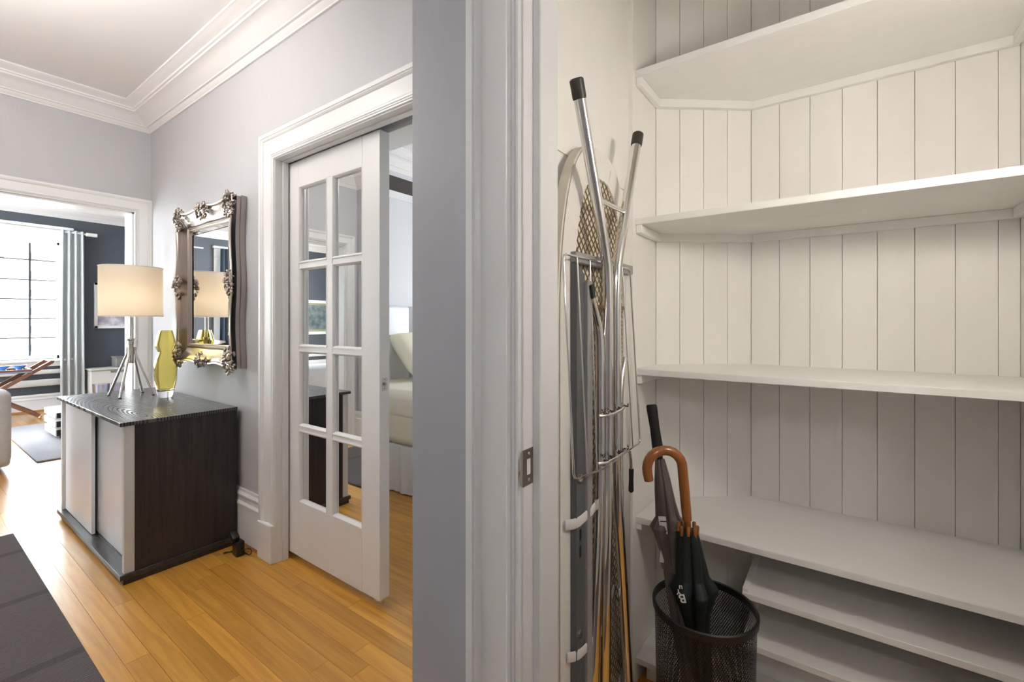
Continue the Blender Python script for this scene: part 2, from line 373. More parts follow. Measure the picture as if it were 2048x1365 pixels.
# hall walls
struct('wall_far', boxes([(XF-0.08, XF, YB-0.1, OY0, 0, ZC), (XF-0.08, XF, OY1, W+0.05, 0, ZC), (XF-0.08, XF, OY0, OY1, OZ, ZC)]), 'hall_grey', 'pale grey wall above the opening to the living room', 'wall')
struct('wall_living_near', boxes([(XF-0.16, XF-0.08, LY0-0.1, OY0, 0, LZ), (XF-0.16, XF-0.08, OY1, LY1+0.1, 0, LZ), (XF-0.16, XF-0.08, OY0, OY1, OZ, LZ)]), 'living_blue', 'blue grey living room wall backing the hall', 'wall')
struct('wall_door', boxes([(XF-0.0, DX0-0.02, W, W+0.055, 0, ZC), (DX1+0.02, XP+0.05, W, W+0.055, 0, ZC), (DX0-0.02, DX1+0.02, W, W+0.055, DZ+0.02, ZC)]), 'hall_grey', 'pale grey hall wall holding the ornate mirror and the glazed door', 'wall')
struct('wall_bedroom_near', boxes([(-3.3, DX0-0.02, W+0.118, W+0.25, 0, ZC), (DX1+0.02, XP, W+0.118, W+0.25, 0, ZC), (DX0-0.02, DX1+0.02, W+0.118, W+0.25, DZ+0.02, ZC)]), 'bedroom_wall', 'pale bedroom wall on the inner side of the pocket door', 'wall')
struct('wall_closet_front', boxes([(XP, XJ-0.02, YC, YC+0.1, 0, ZC), (CX1+0.02, XR, YC, YC+0.1, 0, ZC), (XJ-0.02, CX1+0.02, YC, YC+0.1, CDZ+0.02, ZC)]), 'closet_front_grey', 'narrow blue grey wall end beside the closet door casing', 'wall')
struct('wall_closet_side', boxes([(XP, -0.70, YC+0.1, 2.05, 0, ZC)]), 'hall_grey', 'grey outer side wall of the closet', 'wall')
struct('wall_rear', boxes([(XF-0.08, XR+0.1, YB-0.1, YB, 0, ZC)]), 'hall_grey', 'grey hall wall running behind the viewpoint', 'wall')
struct('wall_end', boxes([(XR, XR+0.1, YB, YC+0.1, 0, ZC)]), 'hall_grey', 'grey end wall of the hall', 'wall')

# closet shell
cl = struct('wall_closet_left', boxes([(-0.70, -0.568, YC+0.1, 1.44, 0, 1.625), (-0.70, -0.564, YC+0.1, 1.44, 1.625, ZC)]), 'closet_white', 'smooth cream white closet side wall behind the ironing board', 'wall')
struct('wall_closet_lining', boxes([(XJ-0.02-0.04, XJ-0.02, YC+0.1, YC+0.106, 0, ZC), (CX1+0.02, XK+0.1, YC+0.1, YC+0.106, 0, ZC), (XJ-0.06, CX1+0.04, YC+0.1, YC+0.106, CDZ+0.02, ZC)]), 'closet_white', 'white inner face of the closet front wall', 'wall')
cb = struct('wall_closet_back', boxes([(-0.70, -0.562, 1.44, 2.05, 0, ZC), (-0.562, XK+0.13, YK+0.012, 2.05, 0, ZC)]), 'closet_white', 'white tongue and groove boarded back wall of the closet', 'wall')
cr_ = struct('wall_closet_right', boxes([(XK+0.012, XK+0.13, YC+0.1, YK+0.012, 0, ZC)]), 'closet_white', 'white boarded right side wall of the closet', 'wall')
def wallplank(parent, x0, y0, x1, y1, nrm, th=0.012):
    """upright board between two plan points, proud of the backing, with eased edges"""
    d = Vector((x1-x0, y1-y0, 0)); L = d.length - 0.0012; d.normalize(); nv = Vector((*nrm, 0))
    c = Vector(((x0+x1)/2, (y0+y1)/2, ZC/2)) - nv*(th/2) + nv*random.uniform(-0.0006, 0.0004)
    m = Matrix((d, nv, Vector((0, 0, 1)))).transposed().to_4x4(); m.translation = c
    bm = bmesh.new(); obox(bm, m, L, th, ZC-0.002)
    vs = bm.edges[:]; es = [e for e in vs if abs(e.verts[0].co.z-e.verts[1].co.z) > 1]
    bmesh.ops.bevel(bm, geom=es, offset=0.0007, segments=1, affect='EDGES')
    M('plank', bm, 'closet_white', parent)
dg = Vector((-0.27-XL, YK-1.662)); dl = dg.length; dn = Vector((dg.y, -dg.x))/dl
wallplank(cb, XL, 1.44, XL, 1.662, (1, 0))
struct('trim_closet_corner', boxes([(-0.575, XL, 1.432, 1.44, 0, ZC)]), 'closet_white', 'thin white upright strip where the closet boarding starts', 'trim')
_b = bmesh.new(); prism(_b, [(-0.57, 1.64), (-0.57, YK+0.02), (-0.27, YK+0.02), (XL+dg.x-dn.x*0.012, 1.662+dg.y-dn.y*0.012), (XL-dn.x*0.012, 1.662-dn.y*0.012)], 0, ZC)
M('diagonal_backing', _b, 'closet_white', cb)
for i in range(4):
    a = Vector((XL, 1.662)) + dg*(i/4); b = Vector((XL, 1.662)) + dg*((i+1)/4); wallplank(cb, a.x, a.y, b.x, b.y, (dn.x, dn.y))
bx = [-0.27, -0.179, -0.0875, 0.0035, 0.095, 0.1865, 0.278, 0.3675, XK]
for a, b in zip(bx[:-1], bx[1:]): wallplank(cb, a, YK, b, YK, (0, -1))
for i in range(10): wallplank(cr_, XK, YK-0.0915*i, XK, max(YC+0.11, YK-0.0915*(i+1)), (-1, 0))

# living room shell
WZ0, WZ1 = 0.70, 2.317
WIN = [(-0.55, 1.452), (-2.2, -1.2)]
lst = []; ys = [LY0-0.1]
for a, b in sorted(WIN): ys += [a, b]
ys.append(LY1+0.1)
for i in range(0, len(ys), 2): lst.append((XW-0.15, XW, ys[i], ys[i+1], 0, LZ))
for a, b in WIN: lst += [(XW-0.15, XW, a, b, 0, WZ0), (XW-0.15, XW, a, b, WZ1, LZ)]
struct('wall_living_window', boxes(lst), 'living_blue', 'dark blue grey living room wall around the tall window', 'wall')
struct('wall_living_right', boxes([(XW, XF-0.16, LY1, LY1+0.1, 0, LZ)]), 'living_blue', 'dark blue grey living room side wall out of view to the right', 'wall')
struct('wall_living_left', boxes([(XW, -6.4, LY0-0.1, LY0, 0, LZ), (-4.6, XF-0.16, LY0-0.1, LY0, 0, LZ), (-6.4, -4.6, LY0-0.1, LY0, 0, 0.5), (-6.4, -4.6, LY0-0.1, LY0, 2.3, LZ)]), 'living_blue', 'dark blue grey living room side wall out of view to the left', 'wall')

# bedroom shell
XB = -3.2
struct('wall_bedroom_head', boxes([(XB-0.1, XB, W+0.25, 4.5, 0, ZC)]), 'bedroom_wall', 'pale grey white bedroom wall behind the bed head', 'wall')
struct('wall_bedroom_far', boxes([(XB, -2.15, 4.4, 4.5, 0, ZC), (-1.65, 0.9, 4.4, 4.5, 0, ZC), (-2.15, -1.65, 4.4, 4.5, 0, 1.0), (-2.15, -1.65, 4.4, 4.5, 2.0, ZC)]), 'bedroom_wall', 'pale bedroom window wall out of view', 'wall')
struct('wall_bedroom_side', boxes([(0.8, 0.9, 2.05, 4.4, 0, ZC), (XP, 0.9, 2.05, 2.15, 0, ZC)]), 'bedroom_wall', 'pale bedroom wall beside the closet out of view', 'wall')

# ------------------------------------------------------------------ mouldings
CORN = [(0, 0), (0.19, 0), (0.188, 0.008), (0.170, 0.013), (0.155, 0.026), (0.142, 0.031), (0.140, 0.040), (0.130, 0.042), (0.128, 0.051), (0.118, 0.053), (0.085, 0.070), (0.048, 0.098), (0.042, 0.102), (0.040, 0.108), (0.030, 0.110), (0.020, 0.124), (0.012, 0.130), (0.010, 0.136), (0, 0.136)]
HALLPOLY = [(XF, YB), (XR, YB), (XR, YC), (XP, YC), (XP, W), (XF, W)]
bm = bmesh.new(); loop_sweep(bm, HALLPOLY, ZC, CORN)
struct('trim_cornice_hall', bm, 'ceiling_white', 'stepped white plaster cornice around the hall ceiling', 'cornice', smooth=30)
bm = bmesh.new(); loop_sweep(bm, [(XW, LY0), (XF-0.16, LY0), (XF-0.16, LY1), (XW, LY1)], LZ, [(a*1.15, b*1.15) for a, b in CORN])
struct('trim_cornice_living', bm, 'ceiling_white', 'white cornice above the dark living room wall', 'cornice', smooth=30)
bm = bmesh.new(); loop_sweep(bm, [(XB, W+0.25), (0.8, W+0.25), (0.8, 4.4), (XB, 4.4)], ZC, [(a*0.7, b*1.3) for a, b in CORN])
struct('trim_cornice_bedroom', bm, 'ceiling_white', 'white coved cornice in the bedroom', 'cornice', smooth=30)
struct('trim_band_bedroom', boxes([(XB, XB+0.006, W+0.26, 4.39, 2.355, 2.49)]), 'brown_band', 'dark brown painted band high on the bedroom wall', 'band')
struct('trim_rail_bedroom', boxes([(XB, XB+0.02, W+0.26, 4.39, 2.29, 2.355)]), 'trim_white', 'white picture rail under the brown bedroom band', 'rail')

CASE = [(0, 0), (0, 0.010), (0.003, 0.015), (0.009, 0.015), (0.012, 0.009), (0.014, 0.014), (0.018, 0.015), (0.021, 0.009), (0.024, 0.014), (0.030, 0.015), (0.036, 0.010), (0.042, 0.009), (0.090, 0.014), (0.099, 0.014), (0.103, 0.020), (0.108, 0.023), (0.113, 0.020), (0.116, 0.024), (0.133, 0.024), (0.135, 0.021), (0.135, 0)]
def casing(root, p0, p1, z0, z1, h, nv, scale=1.0, right=True, left=True, bottom=0.0, mat='trim_white'):
    """three-sided architrave; p0,p1 plan points of the inner edge (left, right); h unit plan vector left->right; nv wall normal"""
    pr = [(a*scale, b) for a, b in CASE]; h = Vector((*h, 0)); nv = Vector((*nv, 0)); up = Vector((0, 0, 1))
    P0, P1 = Vector((*p0, 0)), Vector((*p1, 0))
    def leg(P, out):
        bm = bmesh.new(); sweep(bm, [P+up*bottom, P+up*z1], [out, out+up], [nv, nv], pr); M('casing_leg', bm, mat, root, 28)
    if left: leg(P0, -h)
    if right: leg(P1, h)
    bm = bmesh.new(); sweep(bm, [P0+up*z1, P1+up*z1], [up-h, up+h], [nv, nv], pr); M('casing_head', bm, mat, root, 28)

# opening to the living room
t1 = thing('trim_1', 'white moulded casing around the wide opening to the living room', 'door casing', (XF, 0.4, 0), kind='structure')
casing(t1, (XF, OY0), (XF, OY1), 0, OZ, (0, 1), (1, 0), 0.74)
M('jamb_lining', boxes([(XF-0.16, XF, OY1-0.012, OY1, 0, OZ), (XF-0.16, XF, OY0, OY0+0.012, 0, OZ), (XF-0.16, XF, OY0, OY1, OZ-0.012, OZ)]), 'trim_white', t1)
casing(t1, (XF-0.16, OY0), (XF-0.16, OY1), 0, OZ, (0, 1), (-1, 0), 0.74)

# casing of the pocket door
t2 = thing('trim_2', 'white moulded casing around the glazed pocket door', 'door casing', (-1.6, W, 0), kind='structure')
casing(t2, (DX0-0.004, W), (DX1+0.004, W), 0, 2.013, (1, 0), (0, -1), 1.0, bottom=0.0)
M('plinth_block', B(DX0-0.140, DX0-0.002, W-0.030, W, 0, 0.190, bev=0.004), 'trim_white', t2)
M('jamb_board', B(DX0-0.02, DX0, W-0.008, W+0.056, 0.0, DZ, bev=0.001), 'trim_white', t2)
M('jamb_stop', B(DX0-0.01, DX0+0.010, W+0.028, W+0.056, 0.0, DZ-0.001, bev=0.002), 'trim_white', t2)
M('jamb_board', B(DX1, DX1+0.02, W-0.008, W+0.056, 0.0, DZ), 'trim_white', t2)
M('head_jamb', B(DX0, DX1, W-0.008, W+0.056, DZ, DZ+0.02), 'trim_white', t2)
M('head_jamb', B(DX0, DX1, W+0.117, W+0.256, DZ, DZ+0.02), 'trim_white', t2)
M('head_stop', B(DX0+0.01, DX1, W+0.028, W+0.056, DZ-0.005, DZ, bev=0.001), 'trim_white', t2)
M('jamb_board', B(DX0-0.02, DX0, W+0.117, W+0.256, 0.0, DZ), 'trim_white', t2)

# closet casing, jamb, stop and strike plate
t3 = thing('trim_3', 'white moulded casing and jamb of the closet doorway', 'door casing', (XJ, YC, 0), kind='structure')
casing(t3, (XJ-0.005, YC), (CX1+0.005, YC), 0, CDZ+0.005, (1, 0), (0, -1), 1.02)
M('jamb_board', B(XJ-0.02, XJ, YC-0.007, YC+0.108, 0, CDZ, bev=0.0015), 'trim_white', t3)
M('jamb_board', B(CX1, CX1+0.02, YC-0.007, YC+0.108, 0, CDZ, bev=0.0015), 'trim_white', t3)
M('head_jamb', B(XJ, CX1, YC-0.007, YC+0.108, CDZ, CDZ+0.02, bev=0.0015), 'trim_white', t3)
M('stop_strip', B(XJ-0.002, XJ+0.0185, YC+0.028, YC+0.100, 0, CDZ, bev=0.002), 'trim_white', t3)
M('stop_strip', B(CX1-0.0185, CX1+0.002, YC+0.028, YC+0.100, 0, CDZ, bev=0.002), 'trim_white', t3)
zs = 0.904
st = thing('strike_plate', 'brown nickel strike plate screwed to the closet jamb', 'strike plate', (XJ, 0.775, zs))
bm = bmesh.new()
pts = [(0.754, -0.037), (0.754, 0.037), (0.792, 0.037), (0.792, -0.037)]
hole = [(0.769, -0.0165), (0.769, 0.0165), (0.783, 0.0165), (0.783, -0.0165)]
def ringplate(bm, x0, x1, outer, inner, z):
    o0 = [bm.verts.new((x0, y, z+q)) for y, q in outer]; i0 = [bm.verts.new((x0, y, z+q)) for y, q in inner]
    o1 = [bm.verts.new((x1, y, z+q)) for y, q in outer]; i1 = [bm.verts.new((x1, y, z+q)) for y, q in inner]
    for k in range(4):
        j = (k+1) % 4
        for f in ((o1[k], o1[j], i1[j], i1[k]), (o0[k], i0[k], i0[j], o0[j]), (o0[k], o0[j], o1[j], o1[k]), (i0[k], i1[k], i1[j], i0[j])): bm.faces.new(f)
ringplate(bm, XJ-0.0002, XJ+0.0016, pts, hole, zs); M('plate', bm, 'dark_steel', st)
bm = bmesh.new(); lip = [(0.0, -0.037), (0.0, 0.037)]
R = [[Vector((XJ+0.0016 - 0.010*(u**2)*0.4, 0.754-0.010*u, zs+q*(1-0.45*u*u))) for q in (-0.037, -0.02, 0, 0.02, 0.037)] for u in (0, 0.35, 0.7, 1.0)]
skin(bm, R, False); M('lip', bm, 'nickel', st, 40)
M('latch_socket', B(XJ-0.003, XJ+0.0012, 0.7695, 0.7825, zs-0.016, zs+0.016), 'trim_white', st)
for q in (-0.0265, 0.0265):
    bm = bmesh.new(); tube(bm, [(XJ+0.0014, 0.777, zs+q), (XJ+0.0026, 0.777, zs+q)], [0.0042, 0.003], 12); M('screw', bm, 'nickel', st)

# baseboards
BASE = [(0, 0), (0.018, 0), (0.018, 0.190), (0.024, 0.194), (0.024, 0.204), (0.014, 0.214), (0.013, 0.234), (0.020, 0.242), (0.021, 0.252), (0.010, 0.264), (0.008, 0.277), (0, 0.277)]
def base(name, a, b, nrm, label, z=0.0, prof=BASE):
    bm = bmesh.new(); n3 = Vector((*nrm, 0)); sweep(bm, [(*a, z), (*b, z)], [n3, n3], [(0, 0, 1)]*2, prof); return struct(name, bm, 'trim_white', label, 'baseboard', smooth=28)
base('baseboard_door', (XF, W), (DX0-0.135, W), (0, -1), 'tall white moulded baseboard between the cabinet and the door casing', 0.022)
base('baseboard_far', (XF, YB), (XF, OY0-0.1), (1, 0), 'tall white baseboard on the far hall wall')
base('baseboard_rear', (XR, YB), (XF, YB), (0, 1), 'tall white baseboard behind the viewpoint')
base('baseboard_living', (XW, LY0), (XW, LY1), (1, 0), 'white baseboard along the living room window wall', 0.0, [(a, b*0.83) for a, b in BASE])
bm = bmesh.new(); sweep(bm, [(XF, W, 0), (DX0-0.140, W, 0)], [(0, -1, 0)]*2, [(0, 0, 1)]*2, [(0, 0), (0.016, 0), (0.016, 0.014), (0.010, 0.022), (0, 0.022)])
struct('trim_shoe_hall', bm, 'shoe_wood', 'unpainted wooden strip under the hall baseboard', 'trim')
bm = bmesh.new(); sweep(bm, [(XW, LY0, 0), (XW, LY1, 0)], [(1, 0, 0)]*2, [(0, 0, 1)]*2, [(0.0, 0), (0.036, 0), (0.036, 0.012), (0.026, 0.022), (0.0, 0.022)])
struct('trim_shoe_living', bm, 'shoe_wood', 'brown wooden strip at the foot of the living room wall', 'trim')

# ------------------------------------------------------------------ glazed pocket door
d1 = thing('door_1', 'white pocket door with eight mirrored panes slid half open', 'door', (-2.0, 1.238, 0), kind='structure')
Y0, Y1, DT, DB = 1.212, 1.263, 2.004, 0.036
SX0, SX1 = -2.325, -1.5552
PX = [(-2.1864, -1.9431), (-1.9004, -1.6745)]
PZ = [(1.4938, 1.8758), (1.0788, 1.4695), (0.6832, 1.0594), (0.3051, 0.6628)]
M('stile', B(SX0, PX[0][0], Y0, Y1, DB, DT, bev=0.002), 'trim_white', d1)
ls = M('stile', B(PX[1][1], SX1, Y0, Y1, DB, DT, bev=0.002), 'trim_white', d1)
M('top_rail', B(PX[0][0], PX[1][1], Y0, Y1, PZ[0][1], DT, bev=0.0005), 'trim_white', d1)
M('bottom_rail', B(PX[0][0], PX[1][1], Y0, Y1, DB, PZ[3][0], bev=0.0005), 'trim_white', d1)
M('mullion', B(PX[0][1], PX[1][0], Y0+0.002, Y1-0.002, PZ[3][0], PZ[0][1]), 'trim_white', d1)
for r in range(3):
    for c in range(2): M('muntin', B(PX[c][0], PX[c][1], Y0+0.004, Y1-0.004, PZ[r+1][1], PZ[r][0]), 'trim_white', d1)
BEAD = [(0, 0), (0, 0.0), (0.004, 0.0), (0.010, 0.006), (0.012, 0.012), (0.012, 0.018), (0, 0.018)]
for r in range(4):
    for c in range(2):
        xa, xb = PX[c]; za, zb = PZ[r]
        pane = M('pane', B(xa-0.001, xb+0.001, Y0+0.017, Y0+0.022, za-0.001, zb+0.001), 'mirror_pane', d1)
        bm = bmesh.new()
        cs = [(xa, za, 1, 1), (xb, za, -1, 1), (xb, zb, -1, -1), (xa, zb, 1, -1)]
        rings = [[Vector((x+sx*a, Y0+b, z+sz*a)) for a, b in BEAD[1:]] for x, z, sx, sz in cs]; rings.append(rings[0])
        skin(bm, rings, True, False); M('glazing_bead', bm, 'trim_white', pane, 28)
lp = M('latch_plate', B(SX1-0.001, SX1+0.0015, 1.224, 1.250, 0.912, 0.968, bev=0.0008), 'nickel', d1)
bm = bmesh.new(); tube(bm, [(SX1, 1.234, 0.941), (SX1+0.006, 1.234, 0.941)], [0.008, 0.006], 14); M('latch_bolt', bm, 'dark_steel', lp)
for q in (0.921, 0.959):
    bm = bmesh.new(); tube(bm, [(SX1+0.001, 1.236, q), (SX1+0.0022, 1.236, q)], 0.0028, 10); M('screw', bm, 'dark_steel', lp)
M('edge_guide', B(SX1-0.05, SX1-0.001, 1.222, 1.235, 0.022, DB+0.001), 'nickel', d1)

# ------------------------------------------------------------------ living room window, curtain, outside
def window(name, a, b, label, muntins_y, muntins_z):
    w = thing(name, label, 'window', (XW, (a+b)/2, WZ0), kind='structure')
    f = 0.075
    for (y0, y1, z0, z1) in ((a, a+f, WZ0, WZ1), (b-f*0.5, b, WZ0, WZ1)): M('sash_stile', B(XW-0.10, XW-0.05, y0, y1, z0, z1, bev=0.004), 'trim_white', w)
    for (z0, z1) in ((WZ0, WZ0+0.05), (WZ1-0.05, WZ1)): M('sash_rail', B(XW-0.10, XW-0.05, a, b, z0, z1, bev=0.004), 'trim_white', w)
    M('casing_leg', B(XW, XW+0.03, b, b+0.10, WZ0-0.02, WZ1, bev=0.006), 'trim_white', w)
    M('casing_leg', B(XW, XW+0.03, a-0.10, a, WZ0-0.02, WZ1, bev=0.006), 'trim_white', w)
    hd = M('casing_head', B(XW, XW+0.03, a-0.10, b+0.10, WZ1, WZ1+0.16, bev=0.006), 'trim_white', w)
    M('head_cap', B(XW, XW+0.055, a-0.12, b+0.12, WZ1+0.16, WZ1+0.20, bev=0.008), 'trim_white', w)
    M('reveal', boxes([(XW-0.05, XW, b-0.012, b, WZ0, WZ1), (XW-0.05, XW, a, a+0.012, WZ0, WZ1), (XW-0.05, XW, a, b, WZ1-0.012, WZ1)]), 'trim_white', w)
    M('sill', B(XW-0.05, XW+0.10, a-0.12, b+0.12, WZ0-0.03, WZ0, bev=0.006), 'trim_white', w)
    M('apron', B(XW, XW+0.022, a-0.10, b+0.10, WZ0-0.10, WZ0-0.03, bev=0.004), 'trim_white', w)
    ys_ = [a+f] + muntins_y + [b-f*0.5]; zs_ = [WZ0+0.05] + muntins_z + [WZ1-0.05]
    for i in range(len(ys_)-1):
        for j in range(len(zs_)-1): M('pane', B(XW-0.080, XW-0.076, ys_[i], ys_[i+1], zs_[j], zs_[j+1]), 'window_glass', w)
    for y in muntins_y: M('muntin', B(XW-0.085, XW-0.071, y-0.012, y+0.012, WZ0+0.05, WZ1-0.05), 'lead_grey', w)
    for z in muntins_z: M('muntin', B(XW-0.084, XW-0.072, a+f, b-f*0.5, z-0.009, z+0.009), 'lead_grey', w)
    return w
mz = [0.99, 1.25, 1.51, 1.77, 2.04]
window('window_1', WIN[0][0], WIN[0][1], 'tall white framed leaded window in the living room', [-0.1, 0.35, 0.79, 1.16], mz)
window('window_2', WIN[1][0], WIN[1][1], 'second white framed living room window seen only in the mirror', [-1.7], mz)
# added out-of-view windows that let in more daylight: plain frames
for nm, lab, bxs in (('window_added_3', 'added white framed bedroom window out of view', [(-2.15, -2.11, 4.42, 4.46, 1.0, 2.0), (-1.69, -1.65, 4.42, 4.46, 1.0, 2.0), (-2.15, -1.65, 4.42, 4.46, 1.0, 1.04), (-2.15, -1.65, 4.42, 4.46, 1.96, 2.0)]),
                     ('window_added_4', 'added white framed side window of the living room out of view', [(-6.4, -6.33, -3.68, -3.63, 0.5, 2.3), (-4.67, -4.6, -3.68, -3.63, 0.5, 2.3), (-6.4, -4.6, -3.68, -3.63, 0.5, 0.57), (-6.4, -4.6, -3.68, -3.63, 2.23, 2.3), (-5.53, -5.47, -3.68, -3.63, 0.5, 2.3)])):
    struct(nm, boxes(bxs), 'trim_white', lab, 'window')

rod = thing('curtain_rod', 'white curtain rod with short finial above the window', 'curtain rod', (XW+0.12, 1.4, 2.44))
bm = bmesh.new(); tube(bm, [(XW+0.12, -0.9, 2.44), (XW+0.12, 1.70, 2.44)], 0.012, 12); M('pole', bm, 'trim_white', rod, 40)
bm = bmesh.new(); tube(bm, [(XW+0.12, 1.68, 2.44), (XW+0.12, 1.69, 2.44), (XW+0.12, 1.80, 2.44)], [0.014, 0.026, 0.026], 14); M('finial', bm, 'trim_white', rod, 40)
bm = bmesh.new(); tube(bm, [(XW, 1.71, 2.44), (XW+0.12, 1.71, 2.44)], 0.009, 8); M('bracket', bm, 'trim_white', rod, 40)
def curtain(name, y0, y1, z0, z1, mat, label, folds, x=XW+0.12):
    bm = bmesh.new(); n = 72; rings = []
    for z, am, sp in ((z0, 0.045, 1.0), (z0+0.5, 0.045, 1.0), ((z0+z1)/2, 0.04, 0.97), (z1-0.3, 0.035, 0.93), (z1, 0.028, 0.9)):
        ring = []
        for i in range(n+1):
            u = i/n; yy = y0 + (y1-y0)*(0.5+(u-0.5)*sp)
            ring.append(Vector((x + am*math.sin(u*folds*2*PI + 0.4*math.sin(z*1.3)), yy, z)))
        rings.append(ring + [Vector((p.x-0.004, p.y, p.z)) for p in reversed(ring)])
    skin(bm, rings, True, True)
    return tag(M(name, bm, mat, None, 60), label, 'curtain')
curtain('curtain', 1.42, 1.675, 0.06, 2.47, 'curtain_grey', 'pale grey pleated curtain hanging at the right of the window', 3.5)
curtain('curtain', -1.42, -1.15, 0.06, 2.47, 'curtain_blue', 'dark blue curtain on the second living room window seen in the mirror', 4)
for z0, z1, k in ((0.497, 0.56, 'upper'), (0.337, 0.428, 'lower')):
    bm = bmesh.new(); box(bm, XW+0.0, XW+0.045, -3.4, 1.62, z0, z1, bev=0.018, seg=3)
    struct('trim_rail_living', bm, 'trim_white', f'{k} white horizontal rail on the wall under the window', 'rail', smooth=40)

# facade across the street, seen blown out through the window
fc = thing('building_facade', 'white building facade across the street seen through the window', 'building', (-50.0, 4.0, -6))
M('wall', B(-50.6, -50.0, -30, 40, -10, 26), 'facade_white', fc)
for i in range(-3, 3):
    for j in range(-2, 6):
        y = 6.72 + i*1.72; z = 0.62 + j*1.40
        f = M('window', B(-50.02, -49.95, y-0.30, y+0.30, z-0.30, z+0.32), 'trim_white', fc)
        M('pane', B(-49.97, -49.945, y-0.25, y+0.25, z-0.25, z+0.27), 'facade_pane', f)

# ------------------------------------------------------------------ living room things
pf = thing('picture_frame', 'white framed pale print on the blue wall behind the lamp', 'picture', (XW, 2.2, 1.1))
for (y0, y1, z0, z1) in ((1.79, 1.83, 1.11, 1.78), (2.66, 2.70, 1.11, 1.78), (1.79, 2.70, 1.11, 1.15), (1.79, 2.70, 1.74, 1.78)): M('frame_bar', B(XW, XW+0.035, y0, y1, z0, z1, bev=0.004), 'trim_white', pf)
M('print', B(XW+0.004, XW+0.014, 1.82, 2.67, 1.14, 1.75), 'art_print', pf)
pf = thing('picture_frame', 'white framed landscape painting reflected in the door panes', 'picture', (XW, -2.75, 1.0))
for (y0, y1, z0, z1) in ((-3.1, -3.04, 0.95, 1.65), (-2.44, -2.38, 0.95, 1.65), (-3.1, -2.38, 0.95, 1.01), (-3.1, -2.38, 1.59, 1.65)): M('frame_bar', B(XW, XW+0.04, y0, y1, z0, z1, bev=0.004), 'trim_white', pf)
M('mount', B(XW+0.004, XW+0.012, -3.06, -2.42, 0.99, 1.61), 'pillow_olive', pf)
M('print', B(XW+0.012, XW+0.018, -3.00, -2.47, 1.05, 1.55), 'landscape_print', pf)

rc = thing('radiator_cover', 'low cream radiator cover with grille against the blue wall', 'radiator cover', (-8.62, 2.3, 0))
M('body', B(XW+0.002, -8.50, 1.70, 2.86, 0.0, 0.52, bev=0.02, seg=3), 'radiator_white', rc, 40)
M('top', B(XW+0.002, -8.47, 1.69, 2.87, 0.52, 0.545, bev=0.006), 'radiator_white', rc)
for i in range(9): M('grille_slot', B(-8.499, -8.49, 1.92+i*0.09, 1.985+i*0.09, 0.475, 0.505), 'grille_grey', rc)
bx_ = thing('storage_box', 'grey box standing on the cream radiator cover', 'box', (-8.6, 2.2, 0.545))
M('body', B(-8.72, -8.50, 1.98, 2.40, 0.546, 0.68, bev=0.006), 'grille_grey', bx_); M('lid', B(-8.725, -8.495, 1.975, 2.405, 0.68, 0.70, bev=0.004), 'grille_grey', bx_)

tag(M('living_rug', B(-7.6, -5.55, 0.77, 2.5, 0.0005, 0.014, bev=0.004), 'living_rug'), 'pale grey shaggy rug under the tiered coffee table', 'rug')
ct = thing('coffee_table', 'low coffee table of three white stepped tiers with black ends', 'coffee table', (-6.7, 1.6, 0.014))
for k, (z0, z1, off) in enumerate(((0.045, 0.115, 0.03), (0.135, 0.20, 0.0), (0.225, 0.285, 0.0))):
    ti = M('tier', B(-6.96+off, -6.42, 1.02-0.0*k, 2.05, z0, z1, bev=0.004), 'trim_white', ct)
    M('end_panel', B(-6.42, -6.405, 1.03, 2.04, z0+0.004, z1-0.004), 'black_metal', ti)
    if k: M('spacer', B(-6.85, -6.48, 1.10, 1.98, z0-0.026, z0), 'black_metal', ct)
for x in (-6.85, -6.5):
    for y in (1.08, 1.98):
        bm = bmesh.new(); tube(bm, [(x, y, 0.0145), (x, y, 0.046)], 0.016, 10); M('foot', bm, 'black_metal', ct)
def tumbler(x, y, z, r, h, mat, label):
    bm = bmesh.new(); lathe(bm, [(r*0.85, z), (r, z+h), (r-0.006, z+h), (r*0.85-0.006, z+0.015)], (x, y), 20)
    tag(M('glass_tumbler', bm, mat, None, 50), label, 'glass', 'clear glasses on the coffee table')
tumbler(-6.55, 1.40, 0.2855, 0.075, 0.24, 'tumbler_glass', 'left tall glass holder seen over the dark cabinet')
tumbler(-6.60, 1.56, 0.2855, 0.065, 0.235, 'tumbler_glass', 'right tall glass holder seen over the dark cabinet')
bm = bmesh.new(); lathe(bm, [(0.05, 0.2855), (0.095, 0.33), (0.09, 0.335), (0.045, 0.295)], (-6.62, 1.78), 20); tag(M('glass_dish', bm, 'tumbler_glass', None, 50), 'small pale glass dish just visible behind the lamp legs', 'dish')

# butler tray table
bt = thing('tray_table', 'folding walnut butler tray table by the window', 'tray table', (-8.1, 0.8, 0))
def bar(bm, a, b, w, t):
    a, b = Vector(a), Vector(b); d = (b-a); L = d.length; d.normalize(); s = Vector((1, 0, 0)); u = d.cross(s).normalized()
    m = Matrix((d, s, u)).transposed().to_4x4(); m.translation = (a+b)/2; obox(bm, m, L, w, t, 0.003)
for x in (-8.0, -8.36):
    bm = bmesh.new(); bar(bm, (x, 0.28, 0.03), (x, 1.25, 0.71), 0.022, 0.04); M('leg', bm, 'walnut', bt)
for x in (-8.06, -8.30):
    bm = bmesh.new(); bar(bm, (x, 1.14, 0.04), (x, 0.36, 0.58), 0.022, 0.045); M('leg', bm, 'walnut', bt)
M('cross_bar', B(-8.37, -7.99, 1.225, 1.262, 0.700, 0.722, bev=0.004), 'walnut', bt)
M('cross_bar', B(-8.31, -8.05, 0.36, 0.39, 0.55, 0.58, bev=0.004), 'walnut', bt)
